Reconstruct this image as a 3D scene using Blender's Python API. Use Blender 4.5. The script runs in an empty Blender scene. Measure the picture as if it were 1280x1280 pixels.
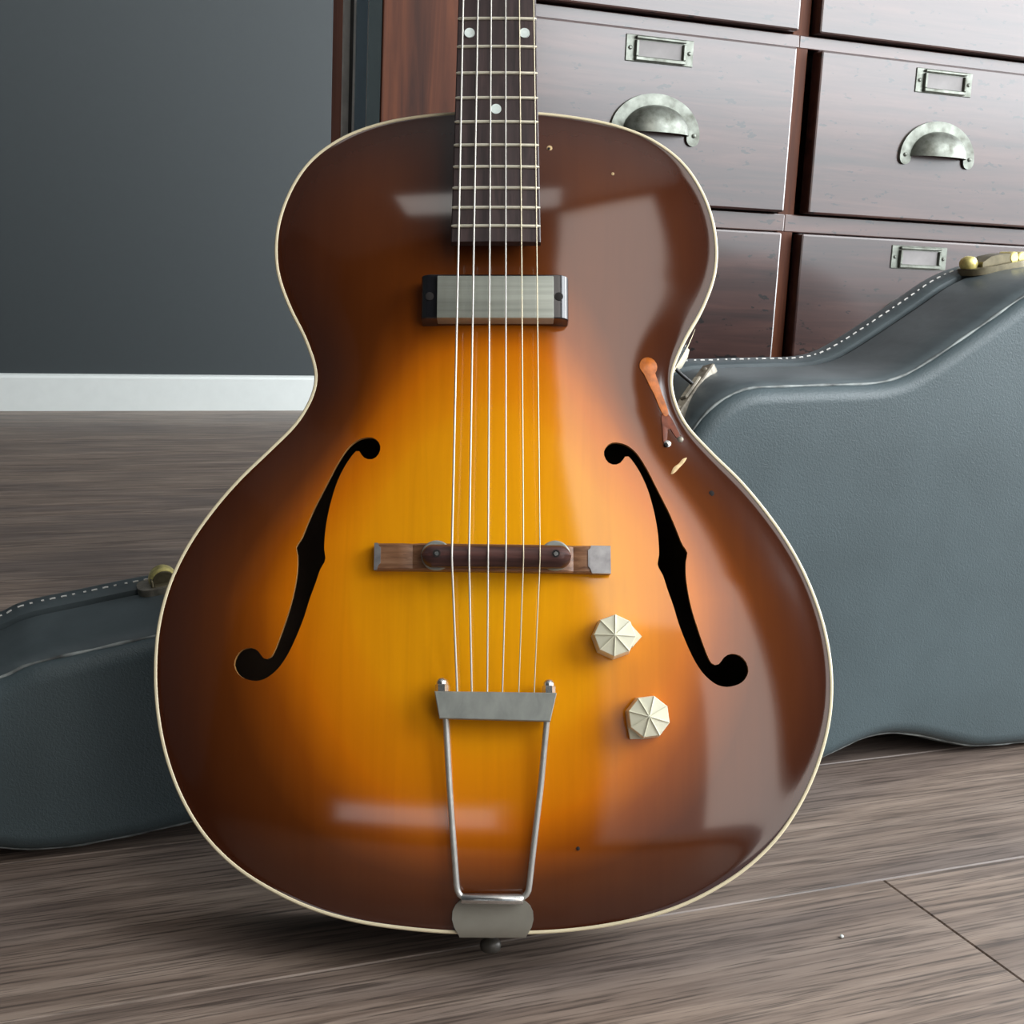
import bpy, bmesh, math, random
import numpy as np
from mathutils import Matrix, Vector
from mathutils.geometry import delaunay_2d_cdt
from mathutils.bvhtree import BVHTree
random.seed(7)
SC = bpy.context.scene
COL = SC.collection
PI = math.pi

# ---------------------------------------------------------------- camera
cam_data = bpy.data.cameras.new('camera')
cam = bpy.data.objects.new('camera', cam_data)
COL.objects.link(cam)
RT = Vector((0.92827361, -0.36912206, 0.0453542))
DN = Vector((-0.03050379, -0.19711293, -0.97990612))
FW = Vector((0.37064487, 0.90823752, -0.19423435))
cm = Matrix((RT, -DN, -FW)).transposed().to_4x4()
cm.translation = Vector((0, 0, 0.41158))
cam.matrix_world = cm
cam_data.sensor_width = 36.0
cam_data.lens = 1640 / 1280 * 36
cam_data.clip_start = 0.02
SC.camera = cam

# ---------------------------------------------------------------- exposure, world, window light
SC.view_settings.view_transform = 'Standard'
SC.view_settings.look = 'None'
SC.view_settings.gamma = 1.0
SC.view_settings.use_curve_mapping = False
SC.view_settings.exposure = 0.0
wd = bpy.data.worlds.new('daylight')
SC.world = wd
wd.use_nodes = True
wd.node_tree.nodes['Background'].inputs[0].default_value = (0.75, 0.88, 1.0, 1)
wd.node_tree.nodes['Background'].inputs[1].default_value = 0.6


def window_light(name, loc, rot, sx, sy, radiance, color):
    ld = bpy.data.lights.new(name, 'AREA')
    ld.shape = 'RECTANGLE'
    ld.size = sx
    ld.size_y = sy
    ld.color = color
    ld.energy = radiance * sx * sy * PI
    o = bpy.data.objects.new(name, ld)
    o.location = loc
    o.rotation_euler = rot
    COL.objects.link(o)


FRONT_Y = -0.60
ROOM_L, ROOM_R, BACK_Y, CEIL = -2.3, 4.3, 3.23, 2.7
DAY = (0.93, 0.97, 1.0)
# windows in the wall behind the camera, the low first one added for its reflection, (x0, x1, z0, z1) and in the right-hand wall (y0, y1, z0, z1)
WINDOWS = [(-0.85, -0.22, 0.08, 0.24), (0.035, 0.775, 0.02, 2.62), (1.14, 3.75, 0.36, 2.55)]
SIDE_WINDOWS = [(-0.45, 1.05, 0.10, 2.55), (1.45, 3.05, 0.10, 2.55)]
# each pane: (x0, x1, z0, z1, radiance); the first lights the added low window; the big window looks on darker ground below and open sky above
PANES = [(-0.82, -0.25, 0.11, 0.21, 1.1), (0.065, 0.745, 0.92, 2.59, 2.3), (0.40, 0.745, 0.07, 0.92, 2.3), (1.17, 3.72, 0.39, 0.80, 4.2), (1.17, 3.72, 0.80, 2.52, 11.0)]
WARM = (1.0, 0.88, 0.78)        # warm tint added to the narrow pane to colour its haze on the lacquer
for x0, x1, z0, z1, rad in PANES:
    window_light('window_daylight', ((x0 + x1) / 2, FRONT_Y - 0.03, (z0 + z1) / 2), (-PI / 2, 0, PI), x1 - x0, z1 - z0, rad, WARM if rad == 2.3 else DAY)
for i, (y0, y1, z0, z1) in enumerate(SIDE_WINDOWS):
    window_light('window_daylight', (ROOM_R + 0.03, (y0 + y1) / 2, (z0 + z1) / 2), (PI / 2, 0, PI / 2),
                 y1 - y0 - 0.06, z1 - z0 - 0.06, (16.0, 14.0)[i], DAY)
window_light('ceiling_light', (-0.42, -0.33, CEIL - 0.02), (0, 0, math.radians(-14)), 1.05, 0.24, 2.4, (1.0, 0.95, 0.9))


# ---------------------------------------------------------------- node helpers
class Mat:
    def __init__(self, name, color=(0.5, 0.5, 0.5), rough=0.5, metal=0.0, coat=0.0, coat_rough=0.05, ior=1.5):
        self.m = bpy.data.materials.new(name)
        self.m.use_nodes = True
        self.t = self.m.node_tree
        self.b = self.t.nodes['Principled BSDF']
        self.set('Base Color', (*color, 1))
        self.set('Roughness', rough)
        self.set('Metallic', metal)
        self.set('Coat Weight', coat)
        self.set('Coat Roughness', coat_rough)
        self.set('IOR', ior)

    def set(self, k, v):
        self.b.inputs[k].default_value = v

    def node(self, typ, **kw):
        n = self.t.nodes.new(typ)
        for k, v in kw.items():
            setattr(n, k, v)
        return n

    def link(self, a, b):
        self.t.links.new(a, b)

    def coords(self, scale=(1, 1, 1), rot=(0, 0, 0), rand=0.0):
        tc = self.node('ShaderNodeTexCoord')
        mp = self.node('ShaderNodeMapping')
        mp.inputs['Scale'].default_value = scale
        mp.inputs['Rotation'].default_value = rot
        src = tc.outputs['Object']
        if rand:
            oi = self.node('ShaderNodeObjectInfo')
            mul = self.node('ShaderNodeMath', operation='MULTIPLY')
            mul.inputs[1].default_value = rand
            self.link(oi.outputs['Random'], mul.inputs[0])
            add = self.node('ShaderNodeVectorMath', operation='ADD')
            self.link(src, add.inputs[0])
            self.link(mul.outputs[0], add.inputs[1])
            src = add.outputs[0]
        self.link(src, mp.inputs['Vector'])
        return mp.outputs['Vector']

    def noise(self, vec, scale=5, detail=4, rough=0.55, dist=0.0):
        n = self.node('ShaderNodeTexNoise')
        n.inputs['Scale'].default_value = scale
        n.inputs['Detail'].default_value = detail
        n.inputs['Roughness'].default_value = rough
        n.inputs['Distortion'].default_value = dist
        self.link(vec, n.inputs['Vector'])
        return n.outputs['Fac']

    def ramp(self, fac, stops, interp='LINEAR'):
        r = self.node('ShaderNodeValToRGB')
        r.color_ramp.interpolation = interp
        e = r.color_ramp.elements
        while len(e) < len(stops):
            e.new(0.5)
        for el, (p, c) in zip(e, stops):
            el.position = p
            el.color = (*c, 1) if len(c) == 3 else c
        self.link(fac, r.inputs['Fac'])
        return r.outputs['Color']

    def mix(self, fac, a, b, mode='MIX'):
        n = self.node('ShaderNodeMix', data_type='RGBA', blend_type=mode)
        for s, v in ((n.inputs['Factor'], fac), (n.inputs['A'], a), (n.inputs['B'], b)):
            if hasattr(v, 'is_linked'):
                self.link(v, s)
            else:
                s.default_value = v if not isinstance(v, tuple) else (*v, 1)
        return n.outputs['Result']

    def color(self, out):
        self.link(out, self.b.inputs['Base Color'])

    def bump(self, fac, strength=0.2, dist=0.001):
        n = self.node('ShaderNodeBump')
        n.inputs['Strength'].default_value = strength
        n.inputs['Distance'].default_value = dist
        self.link(fac, n.inputs['Height'])
        self.link(n.outputs['Normal'], self.b.inputs['Normal'])
        return n

    def rough_from(self, fac, lo, hi):
        r = self.node('ShaderNodeMapRange')
        r.inputs['To Min'].default_value = lo
        r.inputs['To Max'].default_value = hi
        self.link(fac, r.inputs['Value'])
        self.link(r.outputs['Result'], self.b.inputs['Roughness'])


def plain(name, color, rough=0.5, metal=0.0, var=0.12, scale=40, coat=0.0, bump=0.0):
    """simple procedural material: a colour with faint mottling"""
    M = Mat(name, color, rough, metal, coat)
    f = M.noise(M.coords(), scale, 3)
    M.color(M.ramp(f, [(0.3, tuple(c * (1 - var) for c in color)), (0.7, tuple(min(1, c * (1 + var)) for c in color))]))
    if bump:
        M.bump(f, bump, 0.0006)
    return M.m


def old_wood(name, axis, dark, mid, light, rough=(0.25, 0.42), ior=1.6, coat=0.8, specks=True):
    """polished antique wood, grain running along axis 0/1/2"""
    M = Mat(name, mid, 0.3, coat=coat, coat_rough=0.17, ior=ior)
    M.set('Specular IOR Level', 0.3)
    sc = [38, 38, 38]
    sc[axis] = 2.2
    v = M.coords(tuple(sc), rand=3.0)
    g = M.noise(v, 1.6, 6, 0.62, 0.6)
    base = M.ramp(g, [(0.30, dark), (0.52, mid), (0.75, light)])
    big = M.noise(M.coords((1, 1, 1), rand=5.0), 7, 4, 0.6)
    base = M.mix(M.ramp(big, [(0.35, (0, 0, 0)), (0.7, (0.35, 0.35, 0.35))]), base, dark)
    if specks:
        sp = M.noise(M.coords((40, 40, 95), rot=(0.3, 0.6, 0.4), rand=9.0), 1.3, 3, 0.6)
        base = M.mix(M.ramp(sp, [(0.635, (0, 0, 0)), (0.67, (1, 1, 1))]), base, tuple(c * 0.25 for c in dark))
    M.color(base)
    M.rough_from(big, (rough[0] + rough[1]) / 2 + 0.04, (rough[0] + rough[1]) / 2 - 0.02)
    M.bump(g, 0.06, 0.0006)
    return M.m


# ---------------------------------------------------------------- materials
MAT = {}
MAT['charcoal'] = plain('charcoal_wall_paint', (0.021, 0.0285, 0.031), 0.6, var=0.03, scale=60, bump=0.05)
MAT['white_paint'] = plain('white_gloss_paint', (0.62, 0.65, 0.63), 0.4, var=0.02)
MAT['ceiling'] = plain('ceiling_paint', (0.33, 0.33, 0.33), 0.9, var=0.02)
MAT['pale_wall'] = plain('pale_wall_paint', (0.35, 0.35, 0.35), 0.8, var=0.02)
MAT['subfloor'] = plain('subfloor', (0.02, 0.018, 0.016), 0.9)


def floor_mat():
    M = Mat('grey_brown_oak_plank', rough=0.4, ior=1.45)
    v = M.coords((2.6, 52, 52), rot=(0, 0, 0.012), rand=4.0)
    g = M.noise(v, 1.7, 7, 0.62, 0.5)
    base = M.ramp(g, [(0.24, (0.088, 0.062, 0.048)), (0.44, (0.195, 0.144, 0.113)), (0.60, (0.285, 0.218, 0.173)), (0.78, (0.365, 0.288, 0.235))])
    big = M.noise(M.coords((1.6, 7, 7), rand=8.0), 1.5, 3, 0.5, 0.8)
    base = M.mix(M.ramp(big, [(0.42, (0, 0, 0)), (0.66, (0.6, 0.6, 0.6))]), base, (0.11, 0.088, 0.082))
    fine = M.noise(M.coords((14, 420, 420), rot=(0, 0, 0.02), rand=2.0), 1.0, 3, 0.65)
    base = M.mix(M.ramp(fine, [(0.36, (0.85, 0.85, 0.85)), (0.52, (0, 0, 0))]), base, (0.062, 0.046, 0.038))
    M.color(base)
    M.rough_from(g, 0.52, 0.40)
    M.bump(fine, 0.16, 0.0006)
    return M.m


MAT['floor'] = floor_mat()
MAT['drawer_wood'] = old_wood('worn_mahogany_drawer', 0, (0.016, 0.006, 0.005), (0.046, 0.017, 0.013), (0.085, 0.036, 0.027))
MAT['rail_wood'] = old_wood('worn_mahogany_rail', 0, (0.022, 0.008, 0.007), (0.065, 0.025, 0.018), (0.12, 0.052, 0.036))
MAT['stile_wood'] = old_wood('mahogany_stile', 2, (0.030, 0.010, 0.006), (0.092, 0.028, 0.013), (0.18, 0.056, 0.022), rough=(0.42, 0.5), ior=1.35, coat=0.0, specks=False)
MAT['post_wood'] = old_wood('red_brown_post', 2, (0.30, 0.11, 0.075), (0.50, 0.20, 0.135), (0.62, 0.28, 0.19), rough=(0.4, 0.5), ior=1.35, coat=0.0, specks=False)
MAT['side_grey'] = plain('silvered_side_glass', (0.86, 0.93, 0.90), 0.12, 0.95, var=0.03)
MAT['side_blue'] = plain('dark_silvered_strip', (0.42, 0.52, 0.60), 0.15, 0.9, var=0.08)
MAT['black_gap'] = plain('black_stain', (0.008, 0.007, 0.007), 0.5)
MAT['bead'] = plain('worn_pale_bead', (0.75, 0.74, 0.70), 0.4, var=0.2)


def pewter():
    M = Mat('aged_pewter_brass', rough=0.4, metal=0.55)
    f = M.noise(M.coords((1, 1, 1), rand=4.0), 70, 4, 0.6)
    M.color(M.ramp(f, [(0.3, (0.07, 0.072, 0.055)), (0.5, (0.155, 0.165, 0.14)), (0.72, (0.24, 0.255, 0.22))]))
    M.rough_from(f, 0.5, 0.32)
    return M.m


MAT['pewter'] = pewter()
MAT['card'] = plain('faded_card', (0.20, 0.185, 0.18), 0.5, var=0.2)


def vinyl():
    M = Mat('grey_green_leatherette', rough=0.45, ior=1.5)
    f = M.noise(M.coords((1, 1, 1)), 560, 2, 0.5, 0.8)
    big = M.noise(M.coords((1, 1, 1)), 6, 4, 0.6)
    M.color(M.ramp(big, [(0.3, (0.046, 0.067, 0.074)), (0.7, (0.064, 0.092, 0.102))]))
    M.rough_from(big, 0.40, 0.52)
    M.bump(f, 0.4, 0.0007)
    return M.m


def vinyl_smooth():
    M = Mat('grey_leatherette_edge', rough=0.42)
    big = M.noise(M.coords((4, 4, 18)), 3, 5, 0.65, 0.5)
    M.color(M.ramp(big, [(0.3, (0.045, 0.060, 0.066)), (0.7, (0.085, 0.108, 0.115))]))
    M.bump(M.noise(M.coords(), 300, 2), 0.12, 0.0006)
    return M.m


MAT['vinyl'] = vinyl()
MAT['vinyl_edge'] = vinyl_smooth()
MAT['vinyl_black'] = plain('black_seam', (0.006, 0.008, 0.010), 0.5)
MAT['worn_seam'] = plain('worn_pale_seam', (0.20, 0.22, 0.215), 0.6, var=0.75, scale=55)
MAT['thread'] = plain('white_thread', (0.75, 0.74, 0.70), 0.8, var=0.08)
MAT['brass'] = plain('worn_brass', (0.80, 0.66, 0.25), 0.4, 0.6, var=0.35, scale=160)
MAT['bronze'] = plain('tarnished_brass', (0.13, 0.11, 0.065), 0.45, 0.5, var=0.3, scale=120)
MAT['old_nickel'] = plain('tarnished_nickel', (0.30, 0.27, 0.22), 0.45, 0.7, var=0.4, scale=120)
MAT['handle_cream'] = plain('cream_handle', (0.62, 0.58, 0.46), 0.5, var=0.15)


def sunburst():
    M = Mat('sunburst_lacquer', rough=0.4, coat=1.0, coat_rough=0.085, ior=1.45)
    M.set('Specular IOR Level', 0.0)
    M.set('Coat IOR', 1.65)
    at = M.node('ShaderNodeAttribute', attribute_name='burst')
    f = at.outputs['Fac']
    wob = M.noise(M.coords((1, 1, 1)), 9, 3, 0.5)
    ad = M.node('ShaderNodeMath', operation='MULTIPLY_ADD')
    ad.inputs[1].default_value = 0.05
    M.link(wob, ad.inputs[0])
    M.link(f, ad.inputs[2])
    sb = M.node('ShaderNodeMath', operation='SUBTRACT')
    sb.inputs[1].default_value = 0.025
    M.link(ad.outputs[0], sb.inputs[0])
    col = M.ramp(sb.outputs[0], [(0.0, (0.031, 0.0085, 0.005)), (0.16, (0.074, 0.0185, 0.005)), (0.34, (0.125, 0.030, 0.004)), (0.52, (0.32, 0.074, 0.003)),
                                 (0.70, (0.66, 0.172, 0.002)), (0.86, (0.83, 0.280, 0.003)), (1.0, (0.93, 0.43, 0.004))])
    g = M.noise(M.coords((70, 3.5, 3)), 1.6, 4, 0.6, 0.8)
    col = M.mix(M.ramp(g, [(0.35, (0.15, 0.15, 0.15)), (0.6, (0, 0, 0))]), col, (0.55, 0.42, 0.25), 'MULTIPLY')
    M.color(col)
    return M.m


MAT['sunburst'] = sunburst()
MAT['burst_side'] = plain('dark_brown_lacquer', (0.035, 0.013, 0.008), 0.3, coat=1.0)
MAT['raw_edge'] = plain('f_hole_edge_wood', (0.40, 0.20, 0.06), 0.5, var=0.2)
MAT['inside'] = plain('bare_inside_wood', (0.10, 0.065, 0.04), 0.8)
MAT['binding'] = plain('ivory_binding', (0.80, 0.70, 0.47), 0.35, var=0.06)
MAT['neck_wood'] = plain('dark_neck_lacquer', (0.045, 0.016, 0.009), 0.3, coat=0.6)


def rosewood(name, cols, axis=1, rough=0.45):
    M = Mat(name, rough=rough)
    sc = [150, 150, 150]
    sc[axis] = 9
    g = M.noise(M.coords(tuple(sc)), 1.6, 5, 0.65, 0.7)
    M.color(M.ramp(g, [(0.3, cols[0]), (0.52, cols[1]), (0.72, cols[2])]))
    M.bump(g, 0.12, 0.0004)
    return M.m


MAT['fingerboard'] = rosewood('dark_rosewood', ((0.018, 0.011, 0.011), (0.040, 0.024, 0.024), (0.068, 0.040, 0.038)))
MAT['saddle'] = rosewood('rosewood_saddle', ((0.020, 0.009, 0.009), (0.065, 0.026, 0.022), (0.12, 0.05, 0.04)), 0, 0.35)
MAT['bridge'] = rosewood('rosewood_bridge_base', ((0.10, 0.042, 0.02), (0.25, 0.12, 0.06), (0.36, 0.20, 0.11)), 0, 0.4)
MAT['bridge_end'] = plain('worn_sky_grey_bridge_end', (0.30, 0.29, 0.29), 0.35, 0.3, var=0.25, scale=150)  # worn ends, with the sky's grey reflection put into the base colour
MAT['fret'] = plain('nickel_fret', (0.78, 0.74, 0.60), 0.35, 0.6, var=0.1)
MAT['pearl'] = plain('pearl_dot', (0.72, 0.80, 0.76), 0.3, var=0.08, scale=300)
MAT['string'] = plain('bright_string', (0.66, 0.64, 0.58), 0.42, 0.35, var=0.05)
MAT['bronze_string'] = plain('plain_string', (0.68, 0.60, 0.42), 0.42, 0.35, var=0.05)
MAT['black_plastic'] = plain('black_pickup_plastic', (0.010, 0.010, 0.012), 0.2, var=0.2, coat=0.4)


def brushed(name, c0, c1, metal, rough, scl=(3, 120, 60)):
    M = Mat(name, rough=rough, metal=metal)
    g = M.noise(M.coords(scl), 2.2, 5, 0.6, 0.4)
    M.color(M.ramp(g, [(0.3, c0), (0.7, c1)]))
    s = M.noise(M.coords((18, 160, 60), rot=(0, 0, 0.25)), 3.5, 2, 0.5)
    M.rough_from(s, rough - 0.06, rough + 0.1)
    return M.m


MAT['pickup_cover'] = brushed('brushed_nickel_silver', (0.25, 0.265, 0.225), (0.36, 0.375, 0.325), 0.3, 0.42)
MAT['tail_metal'] = brushed('dull_nickel', (0.27, 0.285, 0.26), (0.37, 0.385, 0.35), 0.4, 0.42, (60, 30, 60))
MAT['chrome'] = plain('bright_nickel', (0.62, 0.62, 0.60), 0.22, 0.9, var=0.15, scale=200)
MAT['rod'] = plain('nickel_rod', (0.56, 0.56, 0.53), 0.33, 0.6, var=0.12, scale=120)
MAT['plate'] = plain('dull_grey_nickel_plate', (0.29, 0.275, 0.23), 0.45, 0.35, var=0.06, scale=70)
MAT['pin'] = plain('dark_end_pin', (0.10, 0.092, 0.08), 0.4, 0.3)
MAT['knob'] = plain('ivory_plastic', (0.80, 0.78, 0.60), 0.35, var=0.04, coat=0.2)
MAT['scar'] = plain('amber_glue_scar', (0.34, 0.085, 0.004), 0.4, var=0.45, scale=150, bump=0.5)
MAT['scar'].node_tree.nodes['Principled BSDF'].inputs['Specular IOR Level'].default_value = 0.15
MAT['scar_dark'] = plain('red_brown_scar', (0.12, 0.024, 0.005), 0.4, var=0.45, scale=190)
MAT['scar_dark'].node_tree.nodes['Principled BSDF'].inputs['Specular IOR Level'].default_value = 0.15
MAT['bare_wood'] = plain('bare_chipped_wood', (0.62, 0.44, 0.22), 0.7, var=0.25, scale=400)
MAT['hole'] = plain('screw_hole', (0.01, 0.007, 0.006), 0.8)


# ---------------------------------------------------------------- mesh helpers
def link_mesh(name, bm, mat, parent=None, smooth=None, loc=None):
    me = bpy.data.meshes.new(name)
    bm.to_mesh(me)
    bm.free()
    return link_data(name, me, mat, parent, smooth, loc)


def link_data(name, me, mat, parent=None, smooth=None, loc=None):
    for m in (mat if isinstance(mat, (list, tuple)) else [mat]):
        me.materials.append(m)
    if smooth is not None:
        me.shade_smooth()
        if smooth < 180:
            me.set_sharp_from_angle(angle=math.radians(smooth))
    o = bpy.data.objects.new(name, me)
    COL.objects.link(o)
    if parent is not None:
        o.parent = parent
    if loc is not None:
        o.location = loc
    return o


def copy_of(o, parent, loc):
    c = o.copy()
    COL.objects.link(c)
    c.parent = parent
    c.location = loc
    return c


def empty(name, loc=(0, 0, 0), label=None, cat=None, group=None):
    o = bpy.data.objects.new(name, None)
    o.location = loc
    o.empty_display_size = 0.05
    COL.objects.link(o)
    if label:
        o['label'] = label
    if cat:
        o['category'] = cat
    if group:
        o['group'] = group
    return o


def add_box(bm, lo, hi, bevel=0.0, seg=2):
    c = [(a + b) / 2 for a, b in zip(lo, hi)]
    s = [abs(b - a) for a, b in zip(lo, hi)]
    r = bmesh.ops.create_cube(bm, size=1.0, matrix=Matrix.Translation(c) @ Matrix.Diagonal((*s, 1)))
    if bevel:
        es = list({e for v in r['verts'] for e in v.link_edges})
        bmesh.ops.bevel(bm, geom=es, offset=bevel, segments=seg, profile=0.5, affect='EDGES')


def box(name, lo, hi, mat, parent=None, bevel=0.0, seg=2, kind=None):
    bm = bmesh.new()
    add_box(bm, lo, hi, bevel, seg)
    o = link_mesh(name, bm, mat, parent, smooth=12 if bevel else None)
    if kind:
        o['kind'] = kind
    return o


def loft(bm, rings, cap0=True, cap1=True, closed=True):
    R = [[bm.verts.new(p) for p in r] for r in rings]
    n = len(R[0])
    for a, b in zip(R, R[1:]):
        for i in range(n if closed else n - 1):
            j = (i + 1) % n
            bm.faces.new((a[i], a[j], b[j], b[i]))
    if cap0:
        bm.faces.new(list(reversed(R[0])))
    if cap1:
        bm.faces.new(R[-1])
    return R


def add_tube(bm, pts, rad, seg=8, caps=True):
    pts = [Vector(p) for p in pts]
    rads = rad if isinstance(rad, (list, tuple)) else [rad] * len(pts)
    rings = []
    prev = None
    for i, p in enumerate(pts):
        t = (pts[min(i + 1, len(pts) - 1)] - pts[max(i - 1, 0)]).normalized()
        if prev is None:
            ref = Vector((0, 0, 1)) if abs(t.z) < 0.9 else Vector((1, 0, 0))
            a = t.cross(ref).normalized()
        else:
            a = (prev - t * prev.dot(t)).normalized()
        prev = a
        b = t.cross(a)
        rings.append([p + (a * math.cos(k * 2 * PI / seg) + b * math.sin(k * 2 * PI / seg)) * rads[i] for k in range(seg)])
    loft(bm, rings, caps, caps)
    bmesh.ops.recalc_face_normals(bm, faces=bm.faces)


def add_lathe(bm, prof, origin, axis, seg=16):
    """prof: (radius, distance along axis)"""
    axis = Vector(axis).normalized()
    ref = Vector((0, 0, 1)) if abs(axis.z) < 0.9 else Vector((1, 0, 0))
    a = axis.cross(ref).normalized()
    b = axis.cross(a)
    o = Vector(origin)
    rings = [[o + axis * d + (a * math.cos(k * 2 * PI / seg) + b * math.sin(k * 2 * PI / seg)) * max(r, 1e-5) for k in range(seg)] for r, d in prof]
    loft(bm, rings)
    bmesh.ops.recalc_face_normals(bm, faces=bm.faces)


def spline(pts, n, closed=True):
    """centripetal-ish Catmull-Rom resampled to n even steps"""
    P = np.array(pts, float)
    m = len(P)
    out = []
    rng = range(m) if closed else range(m - 1)
    for i in rng:
        if closed:
            p0, p1, p2, p3 = P[i - 1], P[i], P[(i + 1) % m], P[(i + 2) % m]
        else:
            p1, p2 = P[i], P[i + 1]
            p0 = P[i - 1] if i else 2 * p1 - p2
            p3 = P[i + 2] if i + 2 < m else 2 * p2 - p1
        for t in np.linspace(0, 1, 12, endpoint=False):
            out.append(0.5 * (2 * p1 + (p2 - p0) * t + (2 * p0 - 5 * p1 + 4 * p2 - p3) * t * t + (3 * p1 - p0 - 3 * p2 + p3) * t ** 3))
    if not closed:
        out.append(P[-1])
    A = np.array(out)
    B = np.vstack([A, A[:1]]) if closed else A
    d = np.r_[0, np.cumsum(np.hypot(*np.diff(B, axis=0).T))]
    s = np.linspace(0, d[-1], n, endpoint=not closed)
    return np.stack([np.interp(s, d, B[:, k]) for k in (0, 1)], 1)


def normals2d(P, closed=True):
    if closed:
        T = np.roll(P, -1, 0) - np.roll(P, 1, 0)
    else:
        T = np.gradient(P, axis=0)
    T /= np.linalg.norm(T, axis=1)[:, None]
    return np.stack([T[:, 1], -T[:, 0]], 1)       # outward for a counter-clockwise loop


def ccw(P):
    x, y = P[:, 0], P[:, 1]
    a = (x * np.roll(y, -1) - np.roll(x, -1) * y).sum()
    return P if a > 0 else P[::-1].copy()


# ---------------------------------------------------------------- room
def structure(o):
    o['kind'] = 'structure'
    return o


floor = structure(box('floor', (ROOM_L, FRONT_Y, -0.05), (ROOM_R, BACK_Y, -0.009), MAT['subfloor']))
PW, PL = 0.19, 1.22
proto = {}


def plank(x0, x1, y0, y1):
    key = (round(x1 - x0, 3), round(y1 - y0, 3))
    loc = ((x0 + x1) / 2, (y0 + y1) / 2, 0)
    if key in proto:
        copy_of(proto[key], floor, loc)
        return
    hx, hy, c = (x1 - x0) / 2, (y1 - y0) / 2, 0.0011
    bm = bmesh.new()
    rings = [[(sx * (hx - d), sy * (hy - d), z) for sx, sy in ((-1, -1), (1, -1), (1, 1), (-1, 1))]
             for d, z in ((0.0002, -0.0088), (0.0002, -c), (c, 0.0))]
    loft(bm, rings, cap0=False)
    proto[key] = link_mesh('plank', bm, MAT['floor'], floor, loc=loc)


row = 0
y = 0.676 - PW * 6
while y < BACK_Y - 0.02:
    joint = 0.5635 if abs(y - 0.486) < 0.01 else 1.15 if abs(y - 0.676) < 0.01 else 0.82 + 0.05 * ((row * 5) % 7)
    while joint > ROOM_L + 0.05:
        joint -= PL
    xs = [ROOM_L + 0.01] + [joint + PL * k for k in range(1, 7)]
    y1 = min(y + PW, BACK_Y - 0.012)
    y0 = max(y, FRONT_Y + 0.005)
    for a, b in zip(xs, xs[1:]):
        b = min(b, ROOM_R - 0.01)
        if b - a > 0.02:
            plank(a, b, y0, y1)
    y += PW
    row += 1

structure(box('wall_back', (ROOM_L - 0.1, BACK_Y, -0.05), (ROOM_R + 0.1, BACK_Y + 0.1, CEIL), MAT['charcoal']))
structure(box('wall_left', (ROOM_L - 0.1, FRONT_Y - 0.1, -0.05), (ROOM_L, BACK_Y, CEIL), MAT['charcoal']))
structure(box('ceiling', (ROOM_L - 0.1, FRONT_Y - 0.1, CEIL), (ROOM_R + 0.1, BACK_Y + 0.1, CEIL + 0.1), MAT['ceiling']))
# front wall with three window openings, the low one made up for its glint on the guitar
bm = bmesh.new()
edge = ROOM_L
for x0, x1, z0, z1 in WINDOWS:
    add_box(bm, (edge, FRONT_Y - 0.1, -0.05), (x0, FRONT_Y, CEIL))
    add_box(bm, (x0, FRONT_Y - 0.1, -0.05), (x1, FRONT_Y, z0))
    add_box(bm, (x0, FRONT_Y - 0.1, z1), (x1, FRONT_Y, CEIL))
    edge = x1
add_box(bm, (edge, FRONT_Y - 0.1, -0.05), (ROOM_R, FRONT_Y, CEIL))
structure(link_mesh('wall_front', bm, MAT['charcoal']))
for i, (x0, x1, z0, z1) in enumerate(WINDOWS):
    bm = bmesh.new()
    w = 0.03
    add_box(bm, (x0, FRONT_Y - 0.06, z0), (x0 + w, FRONT_Y + 0.004, z1))
    add_box(bm, (x1 - w, FRONT_Y - 0.06, z0), (x1, FRONT_Y + 0.004, z1))
    add_box(bm, (x0 + w, FRONT_Y - 0.06, z0), (x1 - w, FRONT_Y + 0.004, z0 + w))
    add_box(bm, (x0 + w, FRONT_Y - 0.06, z1 - w), (x1 - w, FRONT_Y + 0.004, z1))
    structure(link_mesh('window_%d' % (i + 1), bm, MAT['white_paint']))
# right wall with two window openings
bm = bmesh.new()
edge = FRONT_Y - 0.1
for y0, y1, z0, z1 in SIDE_WINDOWS:
    add_box(bm, (ROOM_R, edge, -0.05), (ROOM_R + 0.1, y0, CEIL))
    add_box(bm, (ROOM_R, y0, -0.05), (ROOM_R + 0.1, y1, z0))
    add_box(bm, (ROOM_R, y0, z1), (ROOM_R + 0.1, y1, CEIL))
    edge = y1
add_box(bm, (ROOM_R, edge, -0.05), (ROOM_R + 0.1, BACK_Y, CEIL))
structure(link_mesh('wall_right', bm, MAT['pale_wall']))
for i, (y0, y1, z0, z1) in enumerate(SIDE_WINDOWS):
    bm = bmesh.new()
    w = 0.03
    add_box(bm, (ROOM_R - 0.004, y0, z0), (ROOM_R + 0.06, y0 + w, z1))
    add_box(bm, (ROOM_R - 0.004, y1 - w, z0), (ROOM_R + 0.06, y1, z1))
    add_box(bm, (ROOM_R - 0.004, y0 + w, z0), (ROOM_R + 0.06, y1 - w, z0 + w))
    add_box(bm, (ROOM_R - 0.004, y0 + w, z1 - w), (ROOM_R + 0.06, y1 - w, z1))
    structure(link_mesh('window_%d' % (i + 4), bm, MAT['white_paint']))
# skirting board
bm = bmesh.new()
prof = [(BACK_Y, 0.0), (BACK_Y - 0.013, 0.0), (BACK_Y - 0.013, 0.077), (BACK_Y - 0.011, 0.082), (BACK_Y - 0.006, 0.085), (BACK_Y, 0.086)]
loft(bm, [[(x, py, pz) for py, pz in prof] for x in (ROOM_L, ROOM_R)])
bmesh.ops.recalc_face_normals(bm, faces=bm.faces)
structure(link_mesh('baseboard_back', bm, MAT['white_paint']))

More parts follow.
